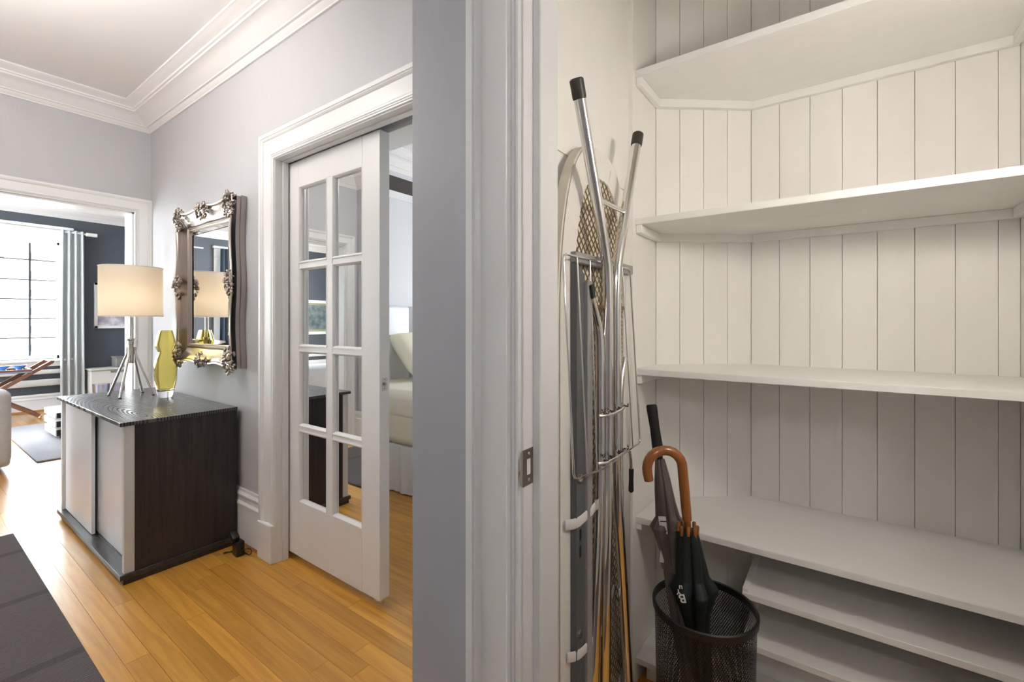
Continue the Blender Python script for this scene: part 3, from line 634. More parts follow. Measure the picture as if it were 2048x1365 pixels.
for x in (-8.06, -8.30):
    bm = bmesh.new(); bmesh.ops.create_uvsphere(bm, u_segments=12, v_segments=8, radius=0.02, matrix=Matrix.Translation((x, 1.145, 0.02))); M('caster', bm, 'brass', bt, 60)
M('tray', B(-8.38, -7.98, 0.30, 1.07, 0.585, 0.605, bev=0.004), 'tray_blue', bt)
for (x0, x1, y0, y1) in ((-8.38, -8.365, 0.3, 1.07), (-7.995, -7.98, 0.3, 1.07), (-8.38, -7.98, 1.055, 1.07)): M('tray_rim', B(x0, x1, y0, y1, 0.605, 0.628, bev=0.002), 'walnut', bt)
for k, (x, y) in enumerate(((-8.14, 0.845), (-8.14, 0.982))):
    bm = bmesh.new(); lathe(bm, [(0.028, 0.6055), (0.030, 0.622), (0.024, 0.628), (0.045, 0.648), (0.066, 0.676), (0.061, 0.678), (0.030, 0.640)], (x, y), 20)
    tag(M('small_bowl', bm, 'bowl_blue', None, 50), ('blue and white footed bowl nearer the folding table handle', 'blue and white footed bowl farther left on the tray')[1-k], 'bowl', 'blue bowls on the tray table')

# sofa: only its rounded end shows
so = thing('sofa', 'light grey fabric sofa end at the left edge', 'sofa', (-5.75, -0.4, 0))
M('base', B(-6.25, -5.36, -1.6, 0.60, 0.05, 0.30, bev=0.03, seg=4), 'sofa_grey', so, 60)
M('backrest', B(-5.55, -5.34, -1.6, 0.606, 0.06, 0.665, bev=0.06, seg=5), 'sofa_grey', so, 60)
M('arm', B(-6.25, -5.50, 0.42, 0.60, 0.06, 0.60, bev=0.05, seg=5), 'sofa_grey', so, 60)
for y0, y1 in ((-1.55, -0.58), (-0.57, 0.41)): M('seat_cushion', B(-6.27, -5.56, y0, y1, 0.29, 0.45, bev=0.04, seg=4), 'sofa_grey', so, 60)
for x in (-6.15, -5.45):
    for y in (-1.5, 0.5):
        bm = bmesh.new(); tube(bm, [(x, y, 0.0), (x, y, 0.06)], [0.018, 0.024], 10); M('leg', bm, 'black_metal', so)

# ------------------------------------------------------------------ hall: runner, cabinet, lamp, vase, mirror
tag(M('runner_rug', B(-3.78, 1.2, -0.32, 0.432, 0.0005, 0.012, bev=0.003), 'runner'), 'dark brown grey ribbed runner rug with darker cross stripes', 'rug')

cabn = thing('sideboard', 'low black oak sideboard with white sliding doors against the wall', 'sideboard', (-3.28, 0.9, 0))
CX0, CX1_, CY0, CY1 = -3.915, -2.645, 0.63, 1.127
M('top', B(CX0, CX1_, CY0, CY1, 0.724, 0.742, bev=0.0015), 'black_oak_top', cabn)
M('bottom_board', B(CX0, CX1_, CY0, CY1, 0.023, 0.047, bev=0.0015), 'black_oak_x', cabn)
M('plinth', B(CX0+0.03, CX1_-0.005, CY0+0.012, CY1-0.02, 0.0, 0.0235), 'black_oak', cabn)
M('side_panel', B(CX1_-0.030, CX1_-0.010, 0.685, CY1-0.002, 0.047, 0.724), 'black_oak', cabn)
M('side_panel', B(CX0+0.010, CX0+0.030, 0.685, CY1-0.002, 0.047, 0.724), 'black_oak', cabn)
M('back_panel', B(CX0+0.03, CX1_-0.03, CY1-0.012, CY1-0.004, 0.047, 0.724), 'black_oak', cabn)
M('corner_post', B(CX1_-0.036, CX1_-0.009, 0.646, 0.685, 0.047, 0.724, bev=0.001), 'fin_white', cabn)
M('corner_post', B(CX0+0.009, CX0+0.036, 0.646, 0.685, 0.047, 0.724, bev=0.001), 'fin_white', cabn)
M('sliding_door', B(CX0+0.036, -3.285, 0.662, 0.678, 0.050, 0.722, bev=0.001), 'cabinet_white', cabn)
M('sliding_door', B(-3.335, CX1_-0.036, 0.692, 0.706, 0.050, 0.722, bev=0.001), 'cabinet_white', cabn)
M('door_track', B(-3.285, CX1_-0.036, 0.684, 0.6915, 0.047, 0.050), 'black_oak', cabn)

lx, ly, lz = -3.595, 0.912, 0.7425
lm = thing('table_lamp', 'lit drum shade table lamp on four splayed chrome legs', 'table lamp', (lx, ly, lz))
feet = [(-3.698, 0.826), (-3.498, 0.833), (-3.677, 0.990), (-3.496, 0.996)]
for fx, fy in feet:
    dx, dy = fx-lx, fy-ly; L = math.hypot(dx, dy); hx, hy = lx+dx/L*0.024, ly+dy/L*0.024
    bm = bmesh.new(); tube(bm, [(hx, hy, 1.045), (hx, hy, 1.008), (lx+dx/L*0.028, ly+dy/L*0.028, 0.998), (fx, fy, lz+0.003)], 0.0072, 10); leg = M('leg', bm, 'chrome', lm, 40)
    bm = bmesh.new(); tube(bm, [(fx, fy, lz), (fx, fy, lz+0.006)], 0.008, 10); M('foot_pad', bm, 'black_plastic', leg)
bm = bmesh.new(); lathe(bm, [(0.012, 0.945), (0.017, 0.950), (0.017, 1.06), (0.021, 1.062), (0.021, 1.085), (0.026, 1.09), (0.026, 1.098), (0.012, 1.10), (0.0105, 1.11), (0.0105, 1.26), (0.004, 1.262)], (lx, ly), 20); M('stem', bm, 'chrome', lm, 40)
bm = bmesh.new(); r0, r1, z0, z1 = 0.157, 0.157, 1.236, 1.545
lathe(bm, [(r0, z0), (r1, z1), (r1-0.002, z1), (r0-0.002, z0)], (lx, ly), 48, False)
bm.verts.ensure_lookup_table()
n = 48
for k in range(n): bm.faces.new((bm.verts[k], bm.verts[(k+1) % n], bm.verts[3*n+(k+1) % n], bm.verts[3*n+k]))
sh = M('lamp_shade', bm, 'lampshade', lm, 50)
for z in (z0, z1-0.006):
    bm = bmesh.new(); lathe(bm, [(r0+0.001, z), (r0+0.0022, z+0.001), (r0+0.0022, z+0.005), (r0+0.001, z+0.006)], (lx, ly), 48, False); M('shade_trim', bm, 'strap_white', sh)
bm = bmesh.new()
for a in range(3):
    an = a*2*PI/3; tube(bm, [(lx, ly, z1-0.03), (lx+math.cos(an)*(r1-0.003), ly+math.sin(an)*(r1-0.003), z1-0.01)], 0.0025, 6)
tube(bm, [(lx, ly, 1.26), (lx, ly, z1-0.02)], 0.003, 6); M('harp', bm, 'nickel', lm)
bm = bmesh.new(); bmesh.ops.create_uvsphere(bm, u_segments=16, v_segments=12, radius=0.03, matrix=Matrix.Translation((lx, ly, 1.34)))
emit('bulb_glow', (1.0, 0.87, 0.68), LAMP_W*6); M('bulb', bm, 'bulb_glow', lm, 60)

vx, vy, vz = -3.343, 1.013, 0.7425
vs_ = thing('glass_vase', 'amber glass vase with pinched waist and clear base beside the lamp', 'vase', (vx, vy, vz))
prof = [(0.0363, 0.783), (0.047, 0.797), (0.0575, 0.85), (0.060, 0.905), (0.059, 0.935), (0.052, 0.975), (0.042, 1.005), (0.0395, 1.015), (0.040, 1.026), (0.051, 1.052), (0.0535, 1.064), (0.0515, 1.078), (0.042, 1.12), (0.0345, 1.150)]
inn = [(max(r-0.006, 0.01), z) for r, z in reversed(prof[1:])]
bm = bmesh.new(); lathe(bm, prof + [(0.0315, 1.1505)] + inn + [(0.02, 0.795)], (vx, vy), 40); M('bowl', bm, 'amber_glass', vs_, 50)
bm = bmesh.new(); lathe(bm, [(0.034, vz), (0.0365, vz+0.003), (0.041, 0.765), (0.0455, 0.790), (0.036, 0.7825), (0.02, 0.7815)], (vx, vy), 40); M('base', bm, 'clear_glass', vs_, 40)

# ornate mirror
mr = thing('wall_mirror', 'ornate silver framed wall mirror with carved corner ornaments', 'mirror', (-2.99, W, 1.415))
mcx, mcz = -2.985, 1.415; gh, gv = 0.275, 0.345; fw = 0.118
M('glass', B(mcx-gh-0.004, mcx+gh+0.004, W-0.030, W-0.024, mcz-gv-0.004, mcz+gv+0.004), 'mirror', mr)
bm = bmesh.new()
bv = [[Vector((mcx+sx*(gh-q), W-yy, mcz+sz*(gv-q))) for q, yy in ((0.0, 0.0305), (0.028, 0.0335))] for sx, sz in ((-1, -1), (1, -1), (1, 1), (-1, 1))]
bv.append(bv[0]); skin(bm, bv, False, False); M('bevelled_edge', bm, 'mirror', mr)
FP = [(0.0, 0.024), (0.0, 0.040), (0.05, 0.044), (0.10, 0.039), (0.13, 0.044), (0.18, 0.043), (0.24, 0.040), (0.42, 0.048), (0.62, 0.060), (0.76, 0.070), (0.84, 0.070), (0.88, 0.076), (0.96, 0.078), (1.0, 0.074)]
BK = [(1.0, 0.052), (0.93, 0.050), (0.93, 0.030), (0.98, 0.028), (0.98, 0.002)]
sides = [(Vector((1, 0, 0)), Vector((0, 0, 1)), gh, gv), (Vector((0, 0, -1)), Vector((1, 0, 0)), gv, gh), (Vector((-1, 0, 0)), Vector((0, 0, -1)), gh, gv), (Vector((0, 0, 1)), Vector((-1, 0, 0)), gv, gh)]
def wv(s): return fw*(0.95 + 0.075*math.cos(2*PI*s))
for tg, ov, hl, hd in sides:
    for part, P, mt in (('frame_side', FP, 'silver_leaf'), ('frame_back', BK, 'frame_side')):
        bm = bmesh.new(); rings = []; N = 32
        for i in range(N+1):
            s = -1+2*i/N; ring = []
            for f, dpt in P:
                o_ = ov*(hd + wv(s)*f) + tg*(s*(hl+wv(1)*f)); ring.append(Vector((mcx, W-dpt, mcz)) + o_)
            rings.append(ring)
        skin(bm, rings, False, False); M(part, bm, mt, mr, 35)
def ornament(c, su, sv, n, seed):
    """cluster of carved acanthus leaves and berries"""
    rnd = random.Random(seed); bm = bmesh.new()
    for i in range(n):
        a = rnd.uniform(0, 2*PI); rr = math.sqrt(rnd.random())
        p = Vector((c[0]+math.cos(a)*rr*su, W-0.066-0.030*(1-rr)-rnd.uniform(0, 0.010), c[2]+math.sin(a)*rr*sv))
        L = rnd.uniform(0.010, 0.020)
        m = Matrix.Translation(p) @ Matrix.Rotation(-a + rnd.uniform(-0.7, 0.7), 4, 'Y') @ Matrix.Rotation(rnd.uniform(-0.5, 0.5), 4, 'Z') @ Matrix.Diagonal((L, rnd.uniform(0.005, 0.009), L*rnd.uniform(0.35, 0.6), 1))
        bmesh.ops.create_icosphere(bm, subdivisions=1, radius=1.0, matrix=m)
    M('ornament', bm, 'silver_leaf', mr, 50)
oh, ovv = gh+fw*0.62, gv+fw*0.62
k = 0
for sx in (-1, 1):
    for sz in (-1, 1): ornament((mcx+sx*oh, 0, mcz+sz*ovv), 0.060, 0.074, 64, k); k += 1
for sx in (-1, 1): ornament((mcx+sx*(gh+fw*0.7), 0, mcz), 0.046, 0.072, 44, 10+k); k += 1
for sz in (-1, 1): ornament((mcx, 0, mcz+sz*(gv+fw*0.72)), 0.100, 0.042, 48, 20+k); k += 1

# plug adaptor and flex by the cabinet foot
pl = thing('plug_adaptor', 'black power adaptor with looped flex on the floor by the baseboard', 'adaptor', (-2.5, 1.08, 0))
M('block', B(-2.545, -2.49, 1.055, 1.095, 0.001, 0.075, bev=0.006, seg=2), 'black_plastic', pl, 40)
bm = bmesh.new(); obox(bm, Matrix.Translation((-2.53, 1.06, 0.095)) @ Matrix.Rotation(0.5, 4, 'Y'), 0.05, 0.035, 0.035, 0.006, 2); M('plug', bm, 'black_plastic', pl, 40)
bm = bmesh.new(); tube(bm, smoothpath([(-2.49, 1.08, 0.03), (-2.45, 1.10, 0.045), (-2.435, 1.105, 0.03), (-2.45, 1.10, 0.006), (-2.50, 1.10, 0.006)], 3), 0.0025, 8); M('flex', bm, 'black_plastic', pl, 60)
bm = bmesh.new(); tube(bm, smoothpath([(-2.545, 1.06, 0.02), (-2.58, 1.03, 0.004), (-2.60, 1.04, 0.004), (-2.56, 1.07, 0.006)], 3), 0.0025, 8); M('flex', bm, 'black_plastic', pl, 60)

# ------------------------------------------------------------------ bedroom: bed
bd = thing('bed', 'bed with white padded headboard, cream bedding and white valance', 'bed', (-2.2, 2.9, 0))
for y0, y1 in ((2.07, 2.745), (2.755, 3.42), (3.43, 3.8)): M('headboard_panel', B(XB+0.006, XB+0.10, y0, y1, 0.3, 1.34, bev=0.025, seg=4), 'leather_white', bd, 60)
M('mattress', B(XB+0.11, -1.15, 2.10, 3.78, 0.335, 0.70, bev=0.07, seg=5), 'bed_cream', bd, 60)
bm = bmesh.new(); box(bm, XB+0.13, -1.14, 2.09, 3.79, 0.52, 0.725, bev=0.06, seg=5); M('bedspread', bm, 'bed_cream', bd, 60)
bm = bmesh.new(); n = 120; rings = []
for z, am in ((0.012, 0.014), (0.17, 0.010), (0.34, 0.003)):
    rings.append([Vector((-3.08+1.9*i/n, 2.115 + am*math.sin(i*1.1)*math.sin(i*0.37), z)) for i in range(n+1)] + [Vector((-3.08+1.9*i/n, 2.145, z)) for i in reversed(range(n+1))])
skin(bm, rings); M('valance', bm, 'skirt_white', bd, 60)
M('box_spring', B(-3.08, -1.2, 2.15, 3.75, 0.012, 0.336, bev=0.01), 'skirt_white', bd)
def pillow(mat, label, cx, cy, cz, tilt, w=0.66, h=0.46, t=0.17):
    bm = bmesh.new(); nu, nv_ = 20, 14
    m = Matrix.Translation((cx, cy, cz)) @ Matrix.Rotation(tilt, 4, 'Y')
    for sgn in (1, -1):
        vv = []
        for i in range(nu+1):
            row = []
            for j in range(nv_+1):
                u = -1+2*i/nu; v = -1+2*j/nv_
                th = t/2*max(0.0, (1-u**4)*(1-v**4))**0.5
                pin = 1-0.06*(u*u*v*v)
                row.append(bm.verts.new(m @ Vector((sgn*th, u*w/2*pin*(1-0.04*(1-v*v)), v*h/2*pin*(1-0.05*(1-u*u))))))
            vv.append(row)
        for i in range(nu):
            for j in range(nv_): bm.faces.new((vv[i][j], vv[i+1][j], vv[i+1][j+1], vv[i][j+1]))
    bmesh.ops.remove_doubles(bm, verts=bm.verts, dist=0.0005)
    tag(M('pillow', bm, mat, None, 80), label, 'pillow', 'pillows on the bed')
pillow('pillow_cream', 'pale yellow pillow leaning against the white headboard', -2.885, 2.76, 0.94, -0.78)
pillow('pillow_white', 'white pillow beyond the pale yellow one', -2.90, 3.44, 0.96, -0.5)

# ------------------------------------------------------------------ added lamps that brighten the hall and closet (out of frame)
def globe(name, label, x, y, zt, drop, r, mat):
    g = thing(name, label, 'fill light', (x, y, zt))
    bm = bmesh.new(); lathe(bm, [(0.06, zt-0.001), (0.06, zt-0.018), (0.012, zt-0.024), (0.012, zt-drop+r*0.95), (0.03, zt-drop+r*0.93)], (x, y), 24); M('mount', bm, 'nickel', g, 40)
    bm = bmesh.new(); bmesh.ops.create_uvsphere(bm, u_segments=24, v_segments=16, radius=r, matrix=Matrix.Translation((x, y, zt-drop))); M('globe', bm, mat, g, 80)
globe('fill_ceiling_light', 'added opal fill globe on the hall ceiling above the pocket door', -2.25, 0.30, ZC, 0.28, 0.088, 'opal_hall')  # added unseen globe, lifts the hall around the pocket door
sc_ = thing('fill_sconce', 'added opal globe fill sconce behind the viewpoint opposite the closet', 'wall light', (0.45, YB, 1.75))  # added unseen globe, fills the lower shelf bays and the casing
bm = bmesh.new(); tube(bm, [(0.45, YB+0.001, 1.70), (0.45, YB+0.018, 1.70)], 0.045, 18); M('mount', bm, 'nickel', sc_, 40)
bm = bmesh.new(); tube(bm, [(0.45, YB+0.015, 1.70), (0.45, YB+0.10, 1.66), (0.45, YB+0.11, 1.68)], 0.008, 10); M('arm', bm, 'nickel', sc_, 40)
bm = bmesh.new(); bmesh.ops.create_uvsphere(bm, u_segments=20, v_segments=14, radius=0.08, matrix=Matrix.Translation((0.45, YB+0.11, 1.76))); M('globe', bm, 'opal_near', sc_, 80)
globe('fill_ceiling_light', 'added opal fill globe on the hall ceiling midway to the living room', -2.7, -0.1, ZC, 0.36, 0.11, 'opal_hall')  # added unseen globe, brightens the far hall and its ceiling
PLX, PLY, PLZ = 0.30, 0.945, 1.64
cg = thing('closet_fill_light', 'added opal pendant bulb, unseen, just inside the closet door', 'pendant light', (PLX, PLY, ZC))  # pendant is invented and unseen, placed to light the shelf bays
bm = bmesh.new(); lathe(bm, [(0.05, ZC-0.001), (0.05, ZC-0.02), (0.006, ZC-0.03)], (PLX, PLY), 24); M('rose', bm, 'nickel', cg, 40)
bm = bmesh.new(); tube(bm, [(PLX, PLY, ZC-0.02), (PLX, PLY, PLZ+0.085)], 0.003, 8); M('flex', bm, 'black_plastic', cg, 40)
bm = bmesh.new(); lathe(bm, [(0.008, PLZ+0.10), (0.018, PLZ+0.095), (0.018, PLZ+0.05)], (PLX, PLY), 18); M('holder', bm, 'nickel', cg, 40)
bm = bmesh.new(); bmesh.ops.create_uvsphere(bm, u_segments=20, v_segments=14, radius=0.055, matrix=Matrix.Translation((PLX, PLY, PLZ))); M('globe', bm, 'opal_closet', cg, 80)

# ------------------------------------------------------------------ closet shelves
def cut_board(bm, poly, z0, z1): return prism(bm, poly, z0, z1)
SEAM = 1.662
front_poly = [(XL, YS), (XK, YS), (XK, SEAM), (XL, SEAM)]
back_poly = [(XL, SEAM+0.0008), (XK, SEAM+0.0008), (XK, YK), (-0.27, YK)]
def shelf(zt, th, label, ch=0.028, rough_top=True):
    s = thing('shelf', label, 'shelf', (0, YS, zt), 'full width closet shelves')
    bm = prism(bmesh.new(), front_poly, zt-th, zt); bmesh.ops.bevel(bm, geom=[e for e in bm.edges if abs(e.verts[0].co.y-YS) < 1e-4 and abs(e.verts[1].co.y-YS) < 1e-4 and abs(e.verts[0].co.z-e.verts[1].co.z) < 1e-4], offset=0.0015, segments=2, affect='EDGES')
    M('front_board', bm, 'shelf_white', s)
    M('back_board', prism(bmesh.new(), back_poly, zt-th, zt-0.0006), 'shelf_white', s)
    zb = zt-th
    M('cleat', B(XL, XL+0.019, YS+0.004, 1.655, zb-ch, zb, bev=0.0015), 'shelf_white', s)
    a = Vector((XL, 1.662)); b = a+dg; n2 = dn*0.019; dd = dg.normalized()
    bm = prism(bmesh.new(), [(a.x, a.y), (b.x, b.y), (b.x+n2.x-dd.x*0.0, b.y+n2.y), (a.x+n2.x, a.y+n2.y)], zb-ch, zb); M('cleat', bm, 'shelf_white', s)
    M('cleat', B(-0.262, XK-0.002, YK-0.019, YK, zb-ch, zb, bev=0.0015), 'shelf_white', s)
    M('cleat', B(XK-0.019, XK, YS+0.004, YK-0.02, zb-ch, zb, bev=0.0015), 'shelf_white', s)
    return s
shelf(2.033, 0.022, 'white closet shelf, topmost, cut by the top edge of the photo')
shelf(1.543, 0.021, 'white closet shelf second from the top, seen from below')
shelf(1.046, 0.020, 'white closet shelf at eye level above the umbrellas')
shelf(0.558, 0.020, 'deep white closet shelf just behind the umbrella handles', 0.022)
# low shoe shelves
for zt, lab in ((0.420, 'upper short white shoe shelf beside the black bin'), (0.277, 'lower short white shoe shelf beside the black bin')):
    s = thing('shoe_shelf', lab, 'shelf', (0.1, YS, zt), 'low shoe shelves')
    M('board', B(-0.232, XK, YS, YK-0.02, zt-0.018, zt, bev=0.001), 'shelf_white', s)
    M('end_strip', B(-0.232, -0.217, YS+0.004, YK-0.022, zt, zt+0.010, bev=0.001), 'shelf_white', s)
s = thing('base_shelf', 'low white platform shelf at the closet floor behind the bin', 'shelf', (0, YS, 0.0))
M('board', prism(bmesh.new(), [(XL, YS), (XK, YS), (XK, YK), (-0.27, YK), (XL, 1.662)], 0.075, 0.093), 'shelf_white', s)
M('riser', B(XL+0.02, XK-0.02, YS+0.05, YS+0.068, 0.0, 0.075), 'shelf_white', s)
M('back_panel', B(-0.232, XK-0.001, 1.62, 1.632, 0.0935, 0.258), 'shelf_white', s)

# ------------------------------------------------------------------ ironing board leaning on the closet side wall
ib = thing('ironing_board', 'ironing board stood on end, chrome legs and mesh underside facing out', 'ironing board', (-0.5, 1.12, 0))
YM, HB, ZB0, ZTOP = 1.12, 0.218, 0.10, 1.660
def outline(inset=0.0, n=18, top_extra=0.0, YM=YM):
    """half-width outline of the board: square heel at the floor end, tapering rounded nose on top"""
    pts = []; h = HB-inset; zt = ZTOP-inset-top_extra
    pts.append((h-0.03, ZB0+inset)); pts.append((h, ZB0+inset+0.03)); pts.append((h, 1.20))
    for i in range(1, n+1):
        a = i/n*PI/2; pts.append((h*(math.cos(a)**0.72), 1.20+(zt-1.20)*(math.sin(a)**0.98)))
    return [(YM+u, z) for u, z in pts] + [(YM-u, z) for u, z in reversed(pts[:-1])]
def plate(name, poly, x0, x1, mat, smooth=None):
    bm = bmesh.new(); skin(bm, [[Vector((x0, y, z)) for y, z in poly], [Vector((x1, y, z)) for y, z in poly]])
    return M(name, bm, mat, ib, smooth)
bm = bmesh.new(); po = outline(); pi_ = outline(0.012)
skin(bm, [[Vector((-0.556, y, z)) for y, z in pi_], [Vector((-0.550, y, z)) for y, z in po], [Vector((-0.524, y, z)) for y, z in po], [Vector((-0.519, y, z)) for y, z in pi_]])
M('padded_cover', bm, 'cover_fabric', ib, 50)
po = outline(0.004); pin = outline(0.066, top_extra=0.018, YM=YM-0.010)
bm = bmesh.new()
def wob(poly, a):
    return [(y+a*math.sin(i*2.3), z+a*math.sin(i*3.1)) for i, (y, z) in enumerate(poly)]
def dens(poly, k):
    q = []
    for i in range(len(poly)):
        a, b = Vector(poly[i]), Vector(poly[(i+1) % len(poly)])
        q += [tuple(a.lerp(b, j/k)) for j in range(k)]
    return q
po_d, pi_d = dens(po, 6), wob(dens(pin, 6), 0.0018)
rings = [[Vector((-0.5195, y, z)) for y, z in po_d], [Vector((-0.5145, (y*0.6+y2*0.4), (z*0.6+z2*0.4))) for (y, z), (y2, z2) in zip(po_d, pi_d)], [Vector((-0.5125, y, z)) for y, z in pi_d], [Vector((-0.519, y, z)) for y, z in pi_d]]
rings.append(rings[0]); skin(bm, rings, True, False); M('cover_hem', bm, 'hem_fabric', ib, 50)
# expanded metal mesh
mp_ = outline(0.056, top_extra=0.012, YM=YM-0.010)
def inside(y, z):
    c = False; n = len(mp_)
    for i in range(n):
        (y1, z1), (y2, z2) = mp_[i], mp_[i-1]
        if (z1 > z) != (z2 > z) and y < (y2-y1)*(z-z1)/(z2-z1)+y1: c = not c
    return c
bm = bmesh.new(); cw, chh = 0.0265, 0.030
for sgn in (1, -1):
    d = Vector((0, cw*sgn, chh)).normalized(); nrm = Vector((1, 0, 0)); sd = d.cross(nrm)
    for i in range(-45, 48):
        # walk along the diagonal and keep the part inside the outline
        y0 = YM - sgn*0.30; z0 = ZB0 + i*chh*0.85 + 0.4
        run = None; L = 0.62; steps = 160
        for k in range(steps+1):
            p = Vector((0, y0, z0)) + Vector((0, sgn*0.6*k/steps, 0.6*(chh/cw)*k/steps))
            ins = inside(p.y, p.z)
            if ins and run is None: run = p.copy()
            if (not ins or k == steps) and run is not None:
                a, b = run, p; x = -0.5172 if sgn > 0 else -0.5165
                q = [Vector((x, a.y, a.z))+sd*0.0017, Vector((x, a.y, a.z))-sd*0.0017, Vector((x, b.y, b.z))-sd*0.0017, Vector((x, b.y, b.z))+sd*0.0017]
                q2 = [v+Vector((-0.0012, 0, 0)) for v in q]
                va = [bm.verts.new(v) for v in q]; vb = [bm.verts.new(v) for v in q2]
                bm.faces.new(va)
                for j in range(4): bm.faces.new((va[j], vb[j], vb[(j+1) % 4], va[(j+1) % 4]))
                run = None
tag(M('metal_mesh', bm, 'bronze_mesh', ib), kind='stuff')
# leg channel and cross bars
bm = bmesh.new(); skin(bm, [[Vector((-0.513, y, z)) for y, z in ((0.943, 0.12), (0.985, 0.12), (0.985, 1.315), (0.943, 1.338))], [Vector((-0.497, y, z)) for y, z in ((0.943, 0.12), (0.985, 0.12), (0.985, 1.315), (0.943, 1.338))]]); ch_ = M('channel', bm, 'grey_steel', ib)
M('channel_flange', B(-0.513, -0.488, 0.985, 1.010, 0.12, 1.300, bev=0.002), 'grey_steel_pale', ch_)
for z in (0.70, 0.66): M('slot', B(-0.4975, -0.4962, 0.958, 0.966, z-0.013, z+0.013), 'black_plastic', ch_)
for z in (0.835, 0.47):
    bm = bmesh.new(); tube(bm, [(-0.498, 0.957, z), (-0.492, 0.957, z)], 0.009, 12); M('rivet', bm, 'nickel', ch_)
M('cross_bar', B(-0.514, -0.498, 0.943, 1.30, 1.340, 1.366, bev=0.002), 'grey_steel_pale', ib)
M('cross_bar', B(-0.514, -0.503, 0.99, 1.25, 1.235, 1.245), 'bronze_mesh', ib)
# front pair of leg tubes, splayed to capped feet on top
xt = -0.474
for s, pts in (('a', [(xt, 0.913, 1.703), (xt, 1.000, 1.500), (xt, 1.050, 1.380), (xt, 1.066, 1.320), (xt, 1.067, 1.2), (xt, 1.068, 0.75), (xt, 1.057, 0.60), (xt, 1.050, 0.32), (xt, 1.035, 0.05)]),
               ('b', [(xt, 1.262, 1.707), (xt, 1.180, 1.500), (xt, 1.133, 1.380), (xt, 1.117, 1.320), (xt, 1.116, 1.2), (xt, 1.120, 0.75), (xt, 1.150, 0.60), (xt, 1.200, 0.22), (xt, 1.235, 0.05)])):
    pp = [Vector(p) for p in pts]; path = [pp[0]] + smoothpath(pp[1:-1], 2) + [pp[-1]]
    bm = bmesh.new(); tube(bm, path, 0.0135, 16); lg = M('leg_tube', bm, 'chrome', ib, 50)
    d = (pp[0]-pp[1]).normalized()
    bm = bmesh.new(); tube(bm, [pp[0]-d*0.004, pp[0]+d*0.001, pp[0]+d*0.036, pp[0]+d*0.039], [0.0145, 0.0158, 0.0158, 0.013], 18); M('end_cap', bm, 'cap_rubber', lg, 40)
bm = bmesh.new(); tube(bm, [(xt, 1.003, 1.496), (xt, 1.180, 1.498)], 0.0062, 12); M('leg_brace', bm, 'chrome', ib, 50)
# second pair, flattened at the pivot end
for path, fl_ in (([(-0.489, 1.005, 1.262), (-0.489, 1.018, 1.235), (-0.489, 1.045, 1.185), (-0.487, 1.050, 1.14), (-0.487, 1.050, 0.75), (-0.487, 1.030, 0.55), (-0.487, 1.015, 0.30), (-0.487, 1.0, 0.06)], 1),
                  ([(-0.489, 1.215, 1.10), (-0.489, 1.190, 1.06), (-0.487, 1.168, 1.0), (-0.487, 1.166, 0.75), (-0.487, 1.185, 0.55), (-0.487, 1.22, 0.30), (-0.487, 1.25, 0.06)], 1)):
    bm = bmesh.new(); pp = smoothpath(path, 2); rr = [0.0125*min(1, 0.62+0.38*i/14) for i in range(len(pp))]; tube(bm, pp, rr, 14); lg = M('leg_tube', bm, 'chrome', ib, 50)
    bm = bmesh.new(); p = Vector(path[0]); obox(bm, Matrix.Translation(p+Vector((0.004, -0.004, 0.012))) @ Matrix.Rotation(0.3, 4, 'X'), 0.008, 0.016, 0.034, 0.002)
    if path[0][1] > 1.1: bm.free(); continue
    M('pivot_tab', bm, 'black_plastic', lg)
# straps
for pts in ([(-0.512, 0.915, 0.735), (-0.496, 0.945, 0.732), (-0.493, 0.985, 0.738), (-0.485, 1.015, 0.748), (-0.500, 1.042, 0.745)], [(-0.512, 0.925, 0.425), (-0.495, 0.950, 0.423), (-0.493, 0.99, 0.421), (-0.488, 1.03, 0.428), (-0.505, 1.07, 0.428)], [(-0.505, 1.085, 0.44), (-0.50, 1.13, 0.455), (-0.512, 1.19, 0.46)]):
    bm = bmesh.new(); pp = smoothpath(pts, 2); hw = 0.0125
    rings = [[p+Vector((0, 0, hw)), p+Vector((0.0022, 0, hw*0.7)), p+Vector((0.0022, 0, -hw*0.7)), p+Vector((0, 0, -hw)), p+Vector((-0.001, 0, 0))] for p in pp]
    skin(bm, rings); M('strap', bm, 'strap_white', ib, 60)
# wire linen rack hinged on the underside
def rk(y, z): return Vector((-0.496 + (1.352-z)*0.0545, y, z))
bm = bmesh.new(); c = [rk(0.878, 1.352), rk(1.270, 1.355), rk(1.278, 0.852), rk(1.20, 0.852), rk(1.075, 0.845), rk(1.035, 0.843), rk(0.878, 0.858)]
loop = []
def rounded(a, b, c_, r=0.014): return [b+(a-b).normalized()*r, b+((a-b).normalized()+(c_-b).normalized())*r*0.3, b+(c_-b).normalized()*r]
for i in range(len(c)): loop += rounded(c[i-1], c[i], c[(i+1) % len(c)])
loop = loop[1:] + [loop[0]] + [loop[1]]
tube(bm, loop, 0.0028, 8); rack = M('wire_rack', bm, 'chrome', ib, 50)
for y, y2 in ((0.944, 0.943), (1.011, 0.992), (1.08, 1.075), (1.14, 1.145), (1.212, 1.222)):
    bm = bmesh.new(); tube(bm, [rk(y, 1.353), rk(y2, 0.851)], 0.0020, 8); M('rack_wire', bm, 'chrome', rack, 50)
